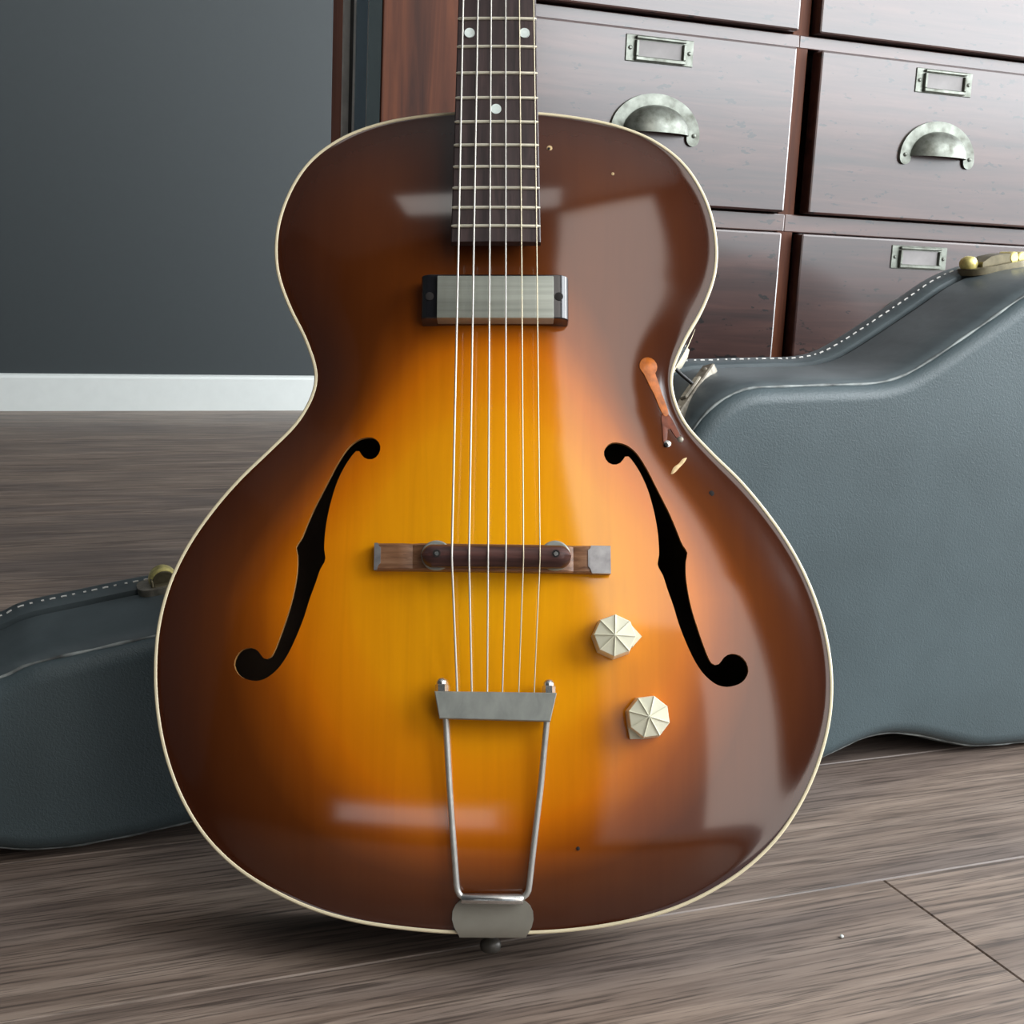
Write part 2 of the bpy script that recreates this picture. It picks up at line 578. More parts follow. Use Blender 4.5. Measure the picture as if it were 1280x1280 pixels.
# ---------------------------------------------------------------- drawer cabinet
CX0, CX1, FY, DY, CB = 0.3467, 1.24, 1.2140, 1.2000, 1.4150     # left, right, frame front, drawer front, back
CAB_TOP = 1.06
cab = empty('drawer_cabinet', ((CX0 + CX1) / 2, 1.31, 0), 'old dark mahogany cabinet of worn drawers with metal cup pulls, behind the guitar', 'cabinet')
CO = Vector(cab.location)


def cbox(name, lo, hi, mat, bevel=0.001):
    lo = Vector(lo) - CO
    hi = Vector(hi) - CO
    return box(name, lo, hi, mat, cab, bevel)


COLS = [(0.4650, 0.7803), (0.8100, 1.1240)]
ROWS = [(0.0935, 0.2585), (0.2795, 0.4443), (0.4650, 0.6295), (0.6450, 0.8100), (0.8290, 0.9940)]
# frame
cbox('stile', (CX0, FY, 0.0), (0.4630, FY + 0.005, CAB_TOP - 0.025), MAT['stile_wood'])
cbox('stile', (0.7820, FY, 0.07), (0.8020, FY + 0.02, CAB_TOP - 0.025), MAT['stile_wood'])
cbox('stile', (1.1270, FY, 0.0), (CX1, FY + 0.02, CAB_TOP - 0.025), MAT['stile_wood'])
zs = [0.07] + [r for rr in ROWS for r in rr] + [CAB_TOP - 0.025]
for z0, z1 in zip(zs[0::2], zs[1::2]):
    for x0, x1 in ((0.4630, 0.7905), (0.7905, 1.1270)):
        cbox('rail', (x0, FY - 0.0006, z0 + 0.0012), (x1, FY + 0.019, z1 - 0.0012), MAT['rail_wood'])
cbox('top_board', (CX0 - 0.012, DY - 0.012, CAB_TOP - 0.025), (CX1 + 0.012, CB, CAB_TOP), MAT['rail_wood'], 0.003)
cbox('plinth', (0.463, FY + 0.004, 0.0), (1.127, FY + 0.02, 0.07), MAT['rail_wood'])
cbox('back_board', (CX0 + 0.02, CB - 0.012, 0.0), (CX1, CB, CAB_TOP - 0.025), MAT['black_gap'], 0)
cbox('side_board', (CX1 - 0.018, FY + 0.021, 0.0), (CX1, CB - 0.013, CAB_TOP - 0.025), MAT['stile_wood'])
# left side: front post, bead, panel, bead, dark rebate, edge highlight painted as a bead, rear post
X = CX0
zt = CAB_TOP - 0.026
cbox('side_post', (X + 0.0003, FY + 0.0052, 0.0), (X + 0.02, 1.2650, zt), MAT['side_grey'], 0.0004)
cbox('side_bead', (X + 0.001, 1.2650, 0.0), (X + 0.02, 1.2705, zt), MAT['bead'])
cbox('side_panel', (X + 0.004, 1.2705, 0.0), (X + 0.02, 1.3250, zt), MAT['side_blue'])
cbox('side_bead', (X + 0.003, 1.3250, 0.0), (X + 0.02, 1.3300, zt), MAT['bead'])
cbox('side_rebate', (X + 0.007, 1.3300, 0.0), (X + 0.02, 1.3590, zt), MAT['black_gap'])
cbox('side_bead', (X + 0.0005, 1.3590, 0.0), (X + 0.02, 1.3640, zt), MAT['bead'])
cbox('side_post', (X, 1.3640, 0.0), (X + 0.02, CB - 0.013, zt), MAT['post_wood'])


def pull_mesh():
    """half-round cup pull, wall plane at y = 0, projecting to -y; origin on the cup's lower rim"""
    bm = bmesh.new()
    a, h, d, t = 0.0365, 0.0275, 0.024, 0.0014
    NU, NV = 22, 9
    outer, inner = [], []
    for s, dst in ((0, outer), (t, inner)):
        for j in range(NV + 1):
            psi = PI / 2 * j / NV
            dst.append([((a - s) * math.cos(PI * i / NU), -(d - s) * math.sin(PI * i / NU) * math.sin(psi) ** 0.8,
                         (h - s) * math.sin(PI * i / NU) * math.cos(psi)) for i in range(NU + 1)])
    for rings, flip in ((outer, False), (inner, True)):
        R = [[bm.verts.new(p) for p in r] for r in rings]
        for p, q in zip(R, R[1:]):
            for i in range(NU):
                f = (p[i], q[i], q[i + 1], p[i + 1])
                bm.faces.new(f if not flip else f[::-1])
        if flip:
            I = R[-1]
        else:
            Oo = R[-1]
    for i in range(NU):
        bm.faces.new((Oo[i], I[i], I[i + 1], Oo[i + 1]))
    # flat flange with two rounded ears
    out, inn = [], []
    N = 28
    A, H = a + 0.0137, h + 0.0105
    for i in range(N + 1):
        th = PI * i / N
        out.append((A * math.cos(th), H * math.sin(th)))
        inn.append(((a - 0.001) * math.cos(th), (h - 0.001) * math.sin(th)))
    ear = (A - a + 0.001) / 2
    cx = (A + a - 0.001) / 2
    capL = [(-cx + ear * math.cos(PI + k * PI / 8), -0.002 + ear * math.sin(PI + k * PI / 8)) for k in range(9)]
    capR = [(cx + ear * math.cos(PI + k * PI / 8), -0.002 + ear * math.sin(PI + k * PI / 8)) for k in range(9)]
    loop = out + capL + inn[::-1] + capR
    fr = [bm.verts.new((x, -0.0030, z)) for x, z in [(p[0] * 0.985, p[1]) for p in loop]]
    bk = [bm.verts.new((x, 0.0, z)) for x, z in loop]
    n = len(loop)
    for i in range(n):
        j = (i + 1) % n
        bm.faces.new((fr[i], fr[j], bk[j], bk[i]))
    bm.faces.new(fr)
    for sx in (-1, 1):
        add_lathe(bm, [(0.0022, 0), (0.0022, 0.0012), (0.0012, 0.002)], (sx * cx, -0.0028, 0.001), (0, -1, 0), 10)
    bmesh.ops.triangulate(bm, faces=[f for f in bm.faces if len(f.verts) > 8])
    bmesh.ops.recalc_face_normals(bm, faces=bm.faces)
    me = bpy.data.meshes.new('cup_pull')
    bm.to_mesh(me)
    bm.free()
    me.materials.append(MAT['pewter'])
    me.shade_smooth()
    me.set_sharp_from_angle(angle=math.radians(45))
    return me


def holder_mesh():
    """card frame with a raised window and screw ears, centred, wall plane y = 0"""
    bm = bmesh.new()
    W, H = 0.0372, 0.0125
    add_box(bm, (-W, -0.0012, -H), (W, 0, H), 0.0006, 1)
    w, h = 0.0275, 0.0105
    b = 0.0030
    add_box(bm, (-w, -0.0048, -h - 0.001), (w, -0.001, -h + b), 0.0008, 1)
    add_box(bm, (-w, -0.0048, h - b + 0.001), (w, -0.001, h + 0.001), 0.0008, 1)
    add_box(bm, (-w, -0.0048, -h + b), (-w + b, -0.001, h - b), 0.0005, 1)
    add_box(bm, (w - b, -0.0048, -h + b), (w, -0.001, h - b), 0.0005, 1)
    for sx in (-1, 1):
        add_lathe(bm, [(0.0021, 0), (0.0021, 0.0008), (0.001, 0.0016)], (sx * 0.0325, -0.001, 0), (0, -1, 0), 10)
    me = bpy.data.meshes.new('label_holder')
    bm.to_mesh(me)
    bm.free()
    me.materials.append(MAT['pewter'])
    me.shade_smooth()
    me.set_sharp_from_angle(angle=math.radians(35))
    return me


PULL, HOLDER = pull_mesh(), holder_mesh()
bmc = bmesh.new()
add_box(bmc, (-0.0245, -0.0018, -0.0075), (0.0245, -0.0010, 0.0075))
CARD = bpy.data.meshes.new('card')
bmc.to_mesh(CARD)
bmc.free()
CARD.materials.append(MAT['card'])


def child(name, me, parent, loc):
    o = bpy.data.objects.new(name, me)
    COL.objects.link(o)
    o.parent = parent
    o.location = loc
    return o


for ri, (z0, z1) in enumerate(ROWS):
    for ci, (x0, x1) in enumerate(COLS):
        if ri == 1 and ci == 1:
            x0 -= 0.005
        if ri == 3:
            x0 -= 0.005 * ci
        cx, cz = (x0 + x1) / 2, (z0 + z1) / 2
        bm = bmesh.new()
        hx, hz, c = (x1 - x0) / 2, (z1 - z0) / 2, 0.0022
        add_box(bm, (-hx, 0, -hz), (hx, 0.018, hz), c, 2)
        add_box(bm, (-hx + 0.01, 0.018, -hz + 0.012), (hx - 0.01, 0.19, hz - 0.02))
        d = link_mesh('drawer', bm, MAT['drawer_wood'], cab, smooth=12, loc=Vector((cx, DY, cz)) - CO)
        lx = (0.6227, 0.9670)[ci] - cx - (0.009 if (ri == 1 and ci == 1) else 0)
        child('label_holder', HOLDER, d, (lx, 0, 0.0635))
        if ri >= 1:
            child('card', CARD, d, (lx - 0.001, 0, 0.0635))
        child('cup_pull', PULL, d, (lx + (0.0, 0.0)[ci], 0, -0.0150))

# ---------------------------------------------------------------- guitar case lying on its edge behind the guitar
case = empty('guitar_case', (0.40, 0.852, 0), 'dark grey-green leatherette guitar case with white stitching, lying on its edge on the floor', 'guitar case')
case.rotation_euler = (0, 0, math.radians(-1.28))
CX = 0.40
CPTS = [(-0.078, 0.062), (-0.060, 0.100), (-0.030, 0.122), (0.005, 0.134), (0.021, 0.141), (0.059, 0.148), (0.1024, 0.1555), (0.20, 0.170), (0.30, 0.184), (0.385, 0.202),
        (0.44, 0.232), (0.478, 0.275), (0.503, 0.306), (0.533, 0.3225), (0.571, 0.3255), (0.618, 0.3272), (0.650, 0.3285), (0.674, 0.3335), (0.697, 0.3448), (0.729, 0.3642),
        (0.760, 0.3836), (0.784, 0.3990), (0.810, 0.4100), (0.844, 0.4178), (0.881, 0.4192), (0.95, 0.415), (1.02, 0.392), (1.075, 0.34), (1.10, 0.27), (1.10, 0.20), (1.083, 0.12),
        (1.04, 0.055), (0.975, 0.014), (0.90, 0.0), (0.85, 0.0), (0.795, 0.0015), (0.762, 0.0085), (0.733, 0.0165), (0.704, 0.0215), (0.682, 0.0205), (0.658, 0.0135), (0.630, 0.004), (0.59, 0.0),
        (0.52, 0.001), (0.45, 0.012), (0.37, 0.028), (0.27, 0.028), (0.19, 0.018), (0.13, 0.0095), (0.095, 0.0045), (0.06, 0.001), (0.035, 0.0), (0.005, 0.0035), (-0.03, 0.014), (-0.06, 0.034)]
CO2 = ccw(spline(CPTS, 300))
CN = normals2d(CO2)


def case_ring(inset, yy):
    P = CO2 - CN * inset
    return [(p[0] - CX, yy, p[1]) for p in P]


def case_piece(name, prof, mat, cap0, cap1, smooth=50):
    bm = bmesh.new()
    loft(bm, [case_ring(*p) for p in prof], cap0, cap1)
    bmesh.ops.recalc_face_normals(bm, faces=bm.faces)
    return link_mesh(name, bm, mat, case, smooth)


case_piece('front_panel', [(0.0065, 0.0100), (0.0060, 0.0085), (0.0074, 0.0056), (0.0100, 0.0029), (0.0132, 0.0010), (0.0165, 0.0001), (0.0185, 0.0)], MAT['vinyl'], False, True, 70)
case_piece('side_wall', [(0.0072, 0.0085), (0.0045, 0.0105), (0.0018, 0.018), (0.0004, 0.035), (0.0, 0.060), (0.0, 0.0975), (0.0030, 0.0985)], MAT['vinyl_edge'], False, False)
case_piece('seam_groove', [(0.0026, 0.0982), (0.0045, 0.1015), (0.0022, 0.1060)], MAT['vinyl_black'], False, False)
case_piece('lid', [(0.0030, 0.1052), (-0.0018, 0.1056), (-0.0034, 0.1080), (-0.0052, 0.1260), (-0.0046, 0.1295), (-0.0015, 0.1320), (0.004, 0.134), (0.004, 0.145), (0.008, 0.150), (0.02, 0.152)], MAT['vinyl_edge'], False, True)
bm = bmesh.new()
rings = []
for i in range(300):
    c = Vector((CO2[i][0] - CX, 0.0088, CO2[i][1])) - Vector((CN[i][0], 0, CN[i][1])) * 0.0058
    o_ = Vector((CN[i][0], 0, CN[i][1]))
    rings.append([c + (o_ * math.cos(k * PI / 3) + Vector((0, 1, 0)) * math.sin(k * PI / 3)) * (0.0011 + 0.0003 * math.sin(i * 1.7)) for k in range(6)])
R = loft(bm, rings, False, False)
for k in range(6):
    bm.faces.new((R[-1][k], R[-1][(k + 1) % 6], R[0][(k + 1) % 6], R[0][k]))
bmesh.ops.recalc_face_normals(bm, faces=bm.faces)
o = link_mesh('edge_seam', bm, MAT['worn_seam'], case, 80)
o['label'] = 'pale worn seam around the front panel edge'

# stitches along the upper edge of the lid: each a little dash
ST = spline(CPTS, 1400)
ST = ccw(ST)
SN = normals2d(ST)
d_ = np.hypot(*(np.roll(ST, -1, 0) - ST).T)
bm = bmesh.new()
acc, run = 0.0, []
for i in range(1400):
    if SN[i][1] < 0.15:
        run = []
        continue
    acc += d_[i]
    ph = (acc % 0.0074) / 0.0074
    if ph < 0.72:
        q = ST[i] + SN[i] * (0.0047 + 0.0003 * math.sin(PI * ph / 0.72))
        run.append((q[0] - CX, 0.1172, q[1]))
    else:
        if len(run) >= 2:
            add_tube(bm, run, 0.00062, 5)
        run = []
o = link_mesh('stitching', bm, MAT['thread'], case, 60)
o['kind'] = 'stuff'
o['label'] = 'row of white stitches along the lid edge'


def case_at(x):
    """seam point and outward normal on the upper edge at world-like x"""
    i = min((k for k in range(300) if CN[k][1] > 0.1), key=lambda k: abs(CO2[k][0] - x))
    return Vector((CO2[i][0] - CX, 0.1035, CO2[i][1])), Vector((CN[i][0], 0, CN[i][1]))


def latch(x, tilt=0.0, lever=True):
    p, nn = case_at(x)
    t = Vector((nn.z, 0, -nn.x))
    M = Matrix((t, Vector((0, 1, 0)), nn)).transposed().to_4x4()
    M.translation = p
    bm = bmesh.new()
    k_ = 1.0 if lever else 0.55
    out = [(0.032 * k_ * math.copysign(abs(math.cos(a)) ** 0.5, math.cos(a)), 0.0165 * math.copysign(abs(math.sin(a)) ** 0.7, math.sin(a)) - 0.002) for a in np.linspace(0, 2 * PI, 32, endpoint=False)]
    loft(bm, [[(px, py, zz) for px, py in out] for zz in (-0.001, 0.0042, 0.0048)])
    bmesh.ops.recalc_face_normals(bm, faces=bm.faces)
    base = link_mesh('latch', bm, MAT['old_nickel'] if not lever else MAT['bronze'], case, 40)
    base.matrix_local = M
    base['label'] = 'brass latch on the lid seam'
    if lever:
        bm = bmesh.new()
        prof = [(-0.018, 0.0048), (-0.017, 0.0090), (-0.008, 0.0125), (0.006, 0.0128), (0.014, 0.0118), (0.0185, 0.0090), (0.020, 0.0048)]
        loft(bm, [[(px, yy, pz) for px, pz in prof] for yy in (-0.0105, -0.010, 0.007, 0.0075)])
        bmesh.ops.recalc_face_normals(bm, faces=bm.faces)
        link_mesh('latch_lever', bm, MAT['bronze'], base, 35)
        bm = bmesh.new()
        for k, rr in enumerate((0.0050, 0.0050)):
            add_lathe(bm, [(rr - 0.001, 0), (rr, 0.001), (rr, 0.017), (rr - 0.001, 0.018)], (0.0165 + 0.0085 * k, -0.0112, 0.0078 - 0.0012 * k), (0, 1, 0), 16)
        link_mesh('latch_roll', bm, MAT['brass'], base, 40)
        bm = bmesh.new()
        add_lathe(bm, [(0.0001, 0), (0.0045, 0.001), (0.0065, 0.004), (0.0068, 0.010), (0.0055, 0.014), (0.0001, 0.016)], (-0.025, -0.009, 0.0085), (0, 1, 0), 18)
        link_mesh('latch_knob', bm, MAT['brass'], base, 50)
    else:
        bm = bmesh.new()
        add_lathe(bm, [(0.0085, 0), (0.0088, 0.001), (0.0088, 0.0025)], (0.002, -0.006, 0.0045), (0, 1, 0), 28)
        link_mesh('latch_lever', bm, MAT['bronze'], base, 35)
        bm = bmesh.new()
        add_lathe(bm, [(0.0092, 0), (0.0104, 0.002), (0.0104, 0.014), (0.0090, 0.017)], (0.002, -0.0035, 0.0045), (0, 1, 0), 28)
        link_mesh('latch_knob', bm, MAT['brass'], base, 35)
        bm = bmesh.new()
        add_box(bm, (-0.0080, -0.013, 0.002), (-0.0064, -0.006, 0.010), 0.0005, 1)
        add_box(bm, (-0.006, -0.014, 0.002), (0.010, -0.0065, 0.0055), 0.0008, 1)
        link_mesh('hasp', bm, MAT['bronze'], base, 35)
    return base


latch(0.1165, lever=False)
latch(0.8365)
# carrying handle at the waist: bracket, ring and cream grip (mostly behind the guitar)
pa, na = case_at(0.489)
pb, nb_ = case_at(0.541)
pa.y, pb.y = 0.026, 0.073
nn = (na + nb_).normalized()
tt = (pb - pa).normalized()
nn = (nn - tt * nn.dot(tt)).normalized()
HM = Matrix((tt, nn.cross(tt), nn)).transposed().to_4x4()
HM.translation = (pa + pb) / 2 + nn * 0.0062
bm = bmesh.new()
hl = (pb - pa).length / 2
add_box(bm, (-hl, -0.0055, -0.007), (hl, 0.0055, 0.0012), 0.0009, 1)
add_box(bm, (-hl * 0.45, -0.0032, 0.0008), (hl * 0.4, 0.0032, 0.0032), 0.0009, 1)
add_lathe(bm, [(0.0024, 0), (0.0024, 0.0006), (0.0010, 0.0016)], (hl * 0.78, 0, 0.001), (0, 0, 1), 10)
add_lathe(bm, [(0.0024, 0), (0.0024, 0.0006), (0.0010, 0.0016)], (-hl * 0.78, 0, 0.001), (0, 0, 1), 10)
hb = link_mesh('handle_bracket', bm, MAT['old_nickel'], case, 35)
hb.matrix_local = HM
q0 = HM @ Vector((0.004, 0, 0.003))
bm = bmesh.new()
add_tube(bm, [q0, q0 + Vector((-0.009, 0.001, 0.0065)), q0 + Vector((-0.019, 0.002, 0.0145)), q0 + Vector((-0.026, 0.003, 0.019))], 0.0015, 8)
link_mesh('handle_ring', bm, MAT['black_gap'], case, 60)
bm = bmesh.new()
h0 = Vector((0.1205, 0.078, 0.3425))
add_tube(bm, [h0, h0 + Vector((-0.003, 0, -0.005)), h0 + Vector((-0.009, -0.002, -0.011)), h0 + Vector((-0.024, -0.004, -0.018)), h0 + Vector((-0.050, -0.006, -0.032)), h0 + Vector((-0.080, -0.006, -0.066))],
         [0.0030, 0.0050, 0.0065, 0.0075, 0.0075, 0.005], 12)
link_mesh('handle', bm, MAT['handle_cream'], case, 60)

# ---------------------------------------------------------------- archtop guitar
G = empty('archtop_guitar', label='amber and brown sunburst archtop guitar with f-holes, leaning upright in front of the case', cat='guitar')
GM = Matrix(((0.92809361, 0.10231194, -0.35801468), (-0.36977202, 0.36613605, -0.85393972), (0.04371385, 0.92491981, 0.37764062))).to_4x4()
GM.translation = Vector((0.25869353, 0.63338303, 0.03134687))
G.matrix_world = GM          # local axes: x across the body, y from end pin to neck, z out of the top

HALF_L = [(-0.0000, 0.5062), (0.0129, 0.5060), (0.0258, 0.5057), (0.0386, 0.5046), (0.0514, 0.5031), (0.0641, 0.5010), (0.0765, 0.4977), (0.0888, 0.4936), (0.1001, 0.4876), (0.1104, 0.4800), (0.1198, 0.4712), (0.1266, 0.4602), (0.1324, 0.4488), (0.1365, 0.4366), (0.1386, 0.4239), (0.1391, 0.4111), (0.1376, 0.3983), (0.1339, 0.3860), (0.1292, 0.3740), (0.1237, 0.3624), (0.1177, 0.3510), (0.1125, 0.3393), (0.1111, 0.3266), (0.1139, 0.3140), (0.1202, 0.3028), (0.1286, 0.2930), (0.1373, 0.2836), (0.1466, 0.2746), (0.1553, 0.2651), (0.1638, 0.2554), (0.1714, 0.2450), (0.1787, 0.2344), (0.1851, 0.2232), (0.1904, 0.2115), (0.1950, 0.1995), (0.1981, 0.1870), (0.2001, 0.1743), (0.2011, 0.1614), (0.2006, 0.1486), (0.1997, 0.1357), (0.1977, 0.1230), (0.1950, 0.1104), (0.1913, 0.0981), (0.1864, 0.0862), (0.1810, 0.0745), (0.1740, 0.0637), (0.1665, 0.0532), (0.1572, 0.0443), (0.1476, 0.0358), (0.1367, 0.0289), (0.1255, 0.0226), (0.1138, 0.0171), (0.1019, 0.0125), (0.0895, 0.0087), (0.0770, 0.0060), (0.0643, 0.0038), (0.0514, 0.0024), (0.0386, 0.0012), (0.0258, 0.0003), (0.0129, -0.0000), (-0.0000, 0.0000)]
HALF_R = [(0.0000, 0.5062), (0.0129, 0.5060), (0.0257, 0.5058), (0.0385, 0.5045), (0.0513, 0.5027), (0.0640, 0.5007), (0.0764, 0.4973), (0.0886, 0.4933), (0.1000, 0.4873), (0.1102, 0.4797), (0.1197, 0.4709), (0.1267, 0.4601), (0.1325, 0.4488), (0.1367, 0.4366), (0.1388, 0.4240), (0.1396, 0.4112), (0.1384, 0.3984), (0.1350, 0.3860), (0.1301, 0.3741), (0.1241, 0.3628), (0.1176, 0.3517), (0.1120, 0.3401), (0.1090, 0.3277), (0.1103, 0.3150), (0.1152, 0.3031), (0.1229, 0.2928), (0.1313, 0.2831), (0.1401, 0.2737), (0.1492, 0.2647), (0.1573, 0.2546), (0.1651, 0.2444), (0.1722, 0.2337), (0.1789, 0.2227), (0.1849, 0.2113), (0.1895, 0.1993), (0.1936, 0.1871), (0.1967, 0.1746), (0.1985, 0.1619), (0.1997, 0.1491), (0.1992, 0.1362), (0.1979, 0.1235), (0.1950, 0.1109), (0.1910, 0.0987), (0.1864, 0.0867), (0.1802, 0.0755), (0.1736, 0.0644), (0.1655, 0.0544), (0.1568, 0.0450), (0.1469, 0.0368), (0.1364, 0.0295), (0.1252, 0.0231), (0.1136, 0.0176), (0.1017, 0.0128), (0.0893, 0.0092), (0.0768, 0.0063), (0.0641, 0.0042), (0.0514, 0.0022), (0.0386, 0.0012), (0.0257, 0.0002), (0.0129, 0.0000), (0.0000, 0.0000)]
FH = [(-0.0758, 0.2880), (-0.0805, 0.2873), (-0.0845, 0.2852), (-0.0882, 0.2818), (-0.0911, 0.2776), (-0.0950, 0.2706), (-0.0988, 0.2623), (-0.1026, 0.2541), (-0.1070, 0.2445), (-0.1107, 0.2349), (-0.1138, 0.2261), (-0.1169, 0.2207), (-0.1158, 0.2153), (-0.1155, 0.2065), (-0.1164, 0.1971), (-0.1184, 0.1865), (-0.1214, 0.1759), (-0.1244, 0.1666), (-0.1273, 0.1588), (-0.1292, 0.1555), (-0.1322, 0.1544), (-0.1345, 0.1561), (-0.1363, 0.1587), (-0.1393, 0.1607), (-0.1426, 0.1611), (-0.1464, 0.1600), (-0.1496, 0.1567), (-0.1510, 0.1522), (-0.1499, 0.1482), (-0.1465, 0.1444), (-0.1411, 0.1424), (-0.1366, 0.1420), (-0.1318, 0.1433), (-0.1269, 0.1467), (-0.1225, 0.1516), (-0.1182, 0.1588), (-0.1139, 0.1686), (-0.1103, 0.1785), (-0.1073, 0.1892), (-0.1042, 0.1985), (-0.1018, 0.2065), (-0.0989, 0.2126), (-0.0999, 0.2187), (-0.0999, 0.2268), (-0.0993, 0.2349), (-0.0976, 0.2459), (-0.0946, 0.2582), (-0.0908, 0.2679), (-0.0869, 0.2748), (-0.0837, 0.2790), (-0.0819, 0.2799), (-0.0803, 0.2776), (-0.0782, 0.2751), (-0.0748, 0.2738), (-0.0714, 0.2748), (-0.0692, 0.2776), (-0.0684, 0.2811), (-0.0696, 0.2846), (-0.0724, 0.2873)]
FH_L = ccw(spline(FH, 150))
FH_R = ccw(spline([(-x - 0.0030, y - 0.0030) for x, y in FH], 150))
loop = [(-x, y) for x, y in HALF_L[::2]] + [(x, y) for x, y in HALF_R[::2][::-1]][1:-1]
OUT = ccw(spline(loop, 480))
for _ in range(3):
    OUT = (np.roll(OUT, 1, 0) + 2 * OUT + np.roll(OUT, -1, 0)) / 4
ON = normals2d(OUT)
BW = 0.0020
INN = OUT - ON * BW
ARCH = 0.0222
DEPTH = 0.076


def seg_dist(P, L):
    A, B = L, np.roll(L, -1, 0)
    best = np.full(len(P), 9.0)
    for a, b in zip(A, B):
        ab = b - a
        t = np.clip(((P - a) @ ab) / (ab @ ab), 0, 1)
        best = np.minimum(best, np.hypot(*(P - a - t[:, None] * ab).T))
    return best


def inside(P, L):
    x, y = P[:, 0], P[:, 1]
    r = np.zeros(len(P), bool)
    for (x0, y0), (x1, y1) in zip(L, np.roll(L, -1, 0)):
        c = (y0 > y) != (y1 > y)
        with np.errstate(divide='ignore', invalid='ignore'):
            r ^= c & (x < (x1 - x0) * (y - y0) / (y1 - y0) + x0)
    return r


SP = 0.0042
gx, gy = [], []
for j in range(140):
    yy = -0.01 + j * SP * 0.866
    for i in range(-52, 53):
        gx.append((i + 0.5 * (j % 2)) * SP)
        gy.append(yy)
GP = np.stack([gx, gy], 1)
GP = GP[inside(GP, INN)]
dist = seg_dist(GP, INN)
RIM_D = (0.0012, 0.0030, 0.0055, 0.0087)
RIM = np.vstack([OUT - ON * (BW + d) for d in RIM_D])
keep = (dist > RIM_D[-1] + SP * 0.5) & (seg_dist(GP, FH_L) > SP * 0.42) & (seg_dist(GP, FH_R) > SP * 0.42)
GP = GP[keep]
pts = np.vstack([INN, FH_L, FH_R, RIM, GP])
nb, nf = len(INN), len(FH_L)
edges = []
for s, n_ in ((0, nb), (nb, nf), (nb + nf, nf)):
    edges += [(s + i, s + (i + 1) % n_) for i in range(n_)]
vs, es, fs, ov, oe, of = delaunay_2d_cdt([Vector(p) for p in pts], edges, [], 0, 1e-7)
V2 = np.array([tuple(v) for v in vs])
F = np.array([f for f in fs if len(f) == 3])
cen = V2[F].mean(1)
F = F[inside(cen, INN)]
cen = V2[F].mean(1)
hole = inside(cen, FH_L) | inside(cen, FH_R)
# arching: solve phi / L^2 - lap(phi) = 1 on the plate (cotangent weights, conjugate gradient), then shape with a recurve
NVT = len(V2)
I, J, Wt, area = [], [], [], np.zeros(NVT)
for k in range(3):
    a, b, c = F[:, k], F[:, (k + 1) % 3], F[:, (k + 2) % 3]
    e1, e2 = V2[a] - V2[c], V2[b] - V2[c]
    cr = e1[:, 0] * e2[:, 1] - e1[:, 1] * e2[:, 0]
    cot = (e1 * e2).sum(1) / np.maximum(np.abs(cr), 1e-12) * 0.5
    cot = np.clip(cot, -20, 20)
    I += [a, b]
    J += [b, a]
    Wt += [cot, cot]
    area += np.bincount(a, np.abs(cr) / 6, NVT)
I, J, Wt = np.concatenate(I), np.concatenate(J), np.concatenate(Wt)
diag = np.bincount(I, Wt, NVT)
LS = 0.06          # how far the edge curve reaches into the plate
bd = seg_dist(V2, INN) < 1e-6
free = ~bd


def lap(x):
    r = diag * x - np.bincount(I, Wt * x[J], NVT) + area * x / LS ** 2
    r[bd] = 0
    return r


phi = np.zeros(NVT)
r_ = np.where(free, area, 0)
z_ = np.where(free, r_ / np.maximum(diag, 1e-9), 0)
p_ = z_.copy()
rz = r_ @ z_
for it in range(700):
    Ap = lap(p_)
    al = rz / (p_ @ Ap)
    phi += al * p_
    r_ = r_ - al * Ap
    if np.abs(r_).max() < 1e-11:
        break
    z_ = np.where(free, r_ / np.maximum(diag, 1e-9), 0)
    rn = r_ @ z_
    p_ = z_ + rn / rz * p_
    rz = rn
T_ = np.clip(phi / phi.max(), 0, 1)
yv = V2[:, 1]
A_ = 0.032
g1 = 1 - A_ * math.log(1 + 1 / A_)
HT = ARCH * (T_ - A_ * np.log(1 + T_ / A_)) / g1
dist = seg_dist(V2, INN)
# sunburst pigment: amber heart fading to brown at the rim and through the upper bout
ell = np.sqrt(((V2[:, 0] + 0.002) / np.interp(yv, [0.05, 0.19, 0.30, 0.40], [0.134, 0.148, 0.108, 0.088])) ** 2 + np.where(yv > 0.21, (yv - 0.21) / 0.168, (yv - 0.21) / 0.190) ** 2)
B_ = np.interp(ell, [0.0, 0.55, 0.80, 0.97, 1.15, 1.4, 1.9], [1.0, 0.90, 0.72, 0.50, 0.36, 0.27, 0.22])
B_ *= np.interp(dist, [0, 0.012, 0.024, 0.042, 0.07], [0.22, 0.42, 0.66, 0.88, 1.0])
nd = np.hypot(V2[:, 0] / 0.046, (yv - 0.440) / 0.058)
B_ *= np.interp(nd, [0, 0.55, 1.2], [0.22, 0.42, 1.0])       # burst plus painted fingerboard shadow round the end of the neck
keepF = F[~hole]
used = np.unique(keepF)
remap = -np.ones(NVT, int)
remap[used] = np.arange(len(used))
HT *= np.interp(yv, [0.20, 0.29, 0.31, 0.39], [1.0, 0.74, 0.74, 1.0])       # a little flatter across the waist
verts = [(V2[i, 0], V2[i, 1], HT[i]) for i in used]
faces = [tuple(remap[f]) for f in keepF]
BVH = BVHTree.FromPolygons([Vector((V2[i, 0], V2[i, 1], HT[i])) for i in range(NVT)], [tuple(f) for f in F])


def top_z(x, y):
    h = BVH.ray_cast(Vector((x, y, 0.2)), Vector((0, 0, -1)))
    return h[0].z if h[0] is not None else 0.0


me = bpy.data.meshes.new('soundboard')
me.from_pydata(verts, [], faces)
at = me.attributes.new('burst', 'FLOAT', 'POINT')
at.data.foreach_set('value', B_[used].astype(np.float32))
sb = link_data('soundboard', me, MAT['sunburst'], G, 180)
if me.polygons[0].normal.z < 0:
    me.flip_normals()
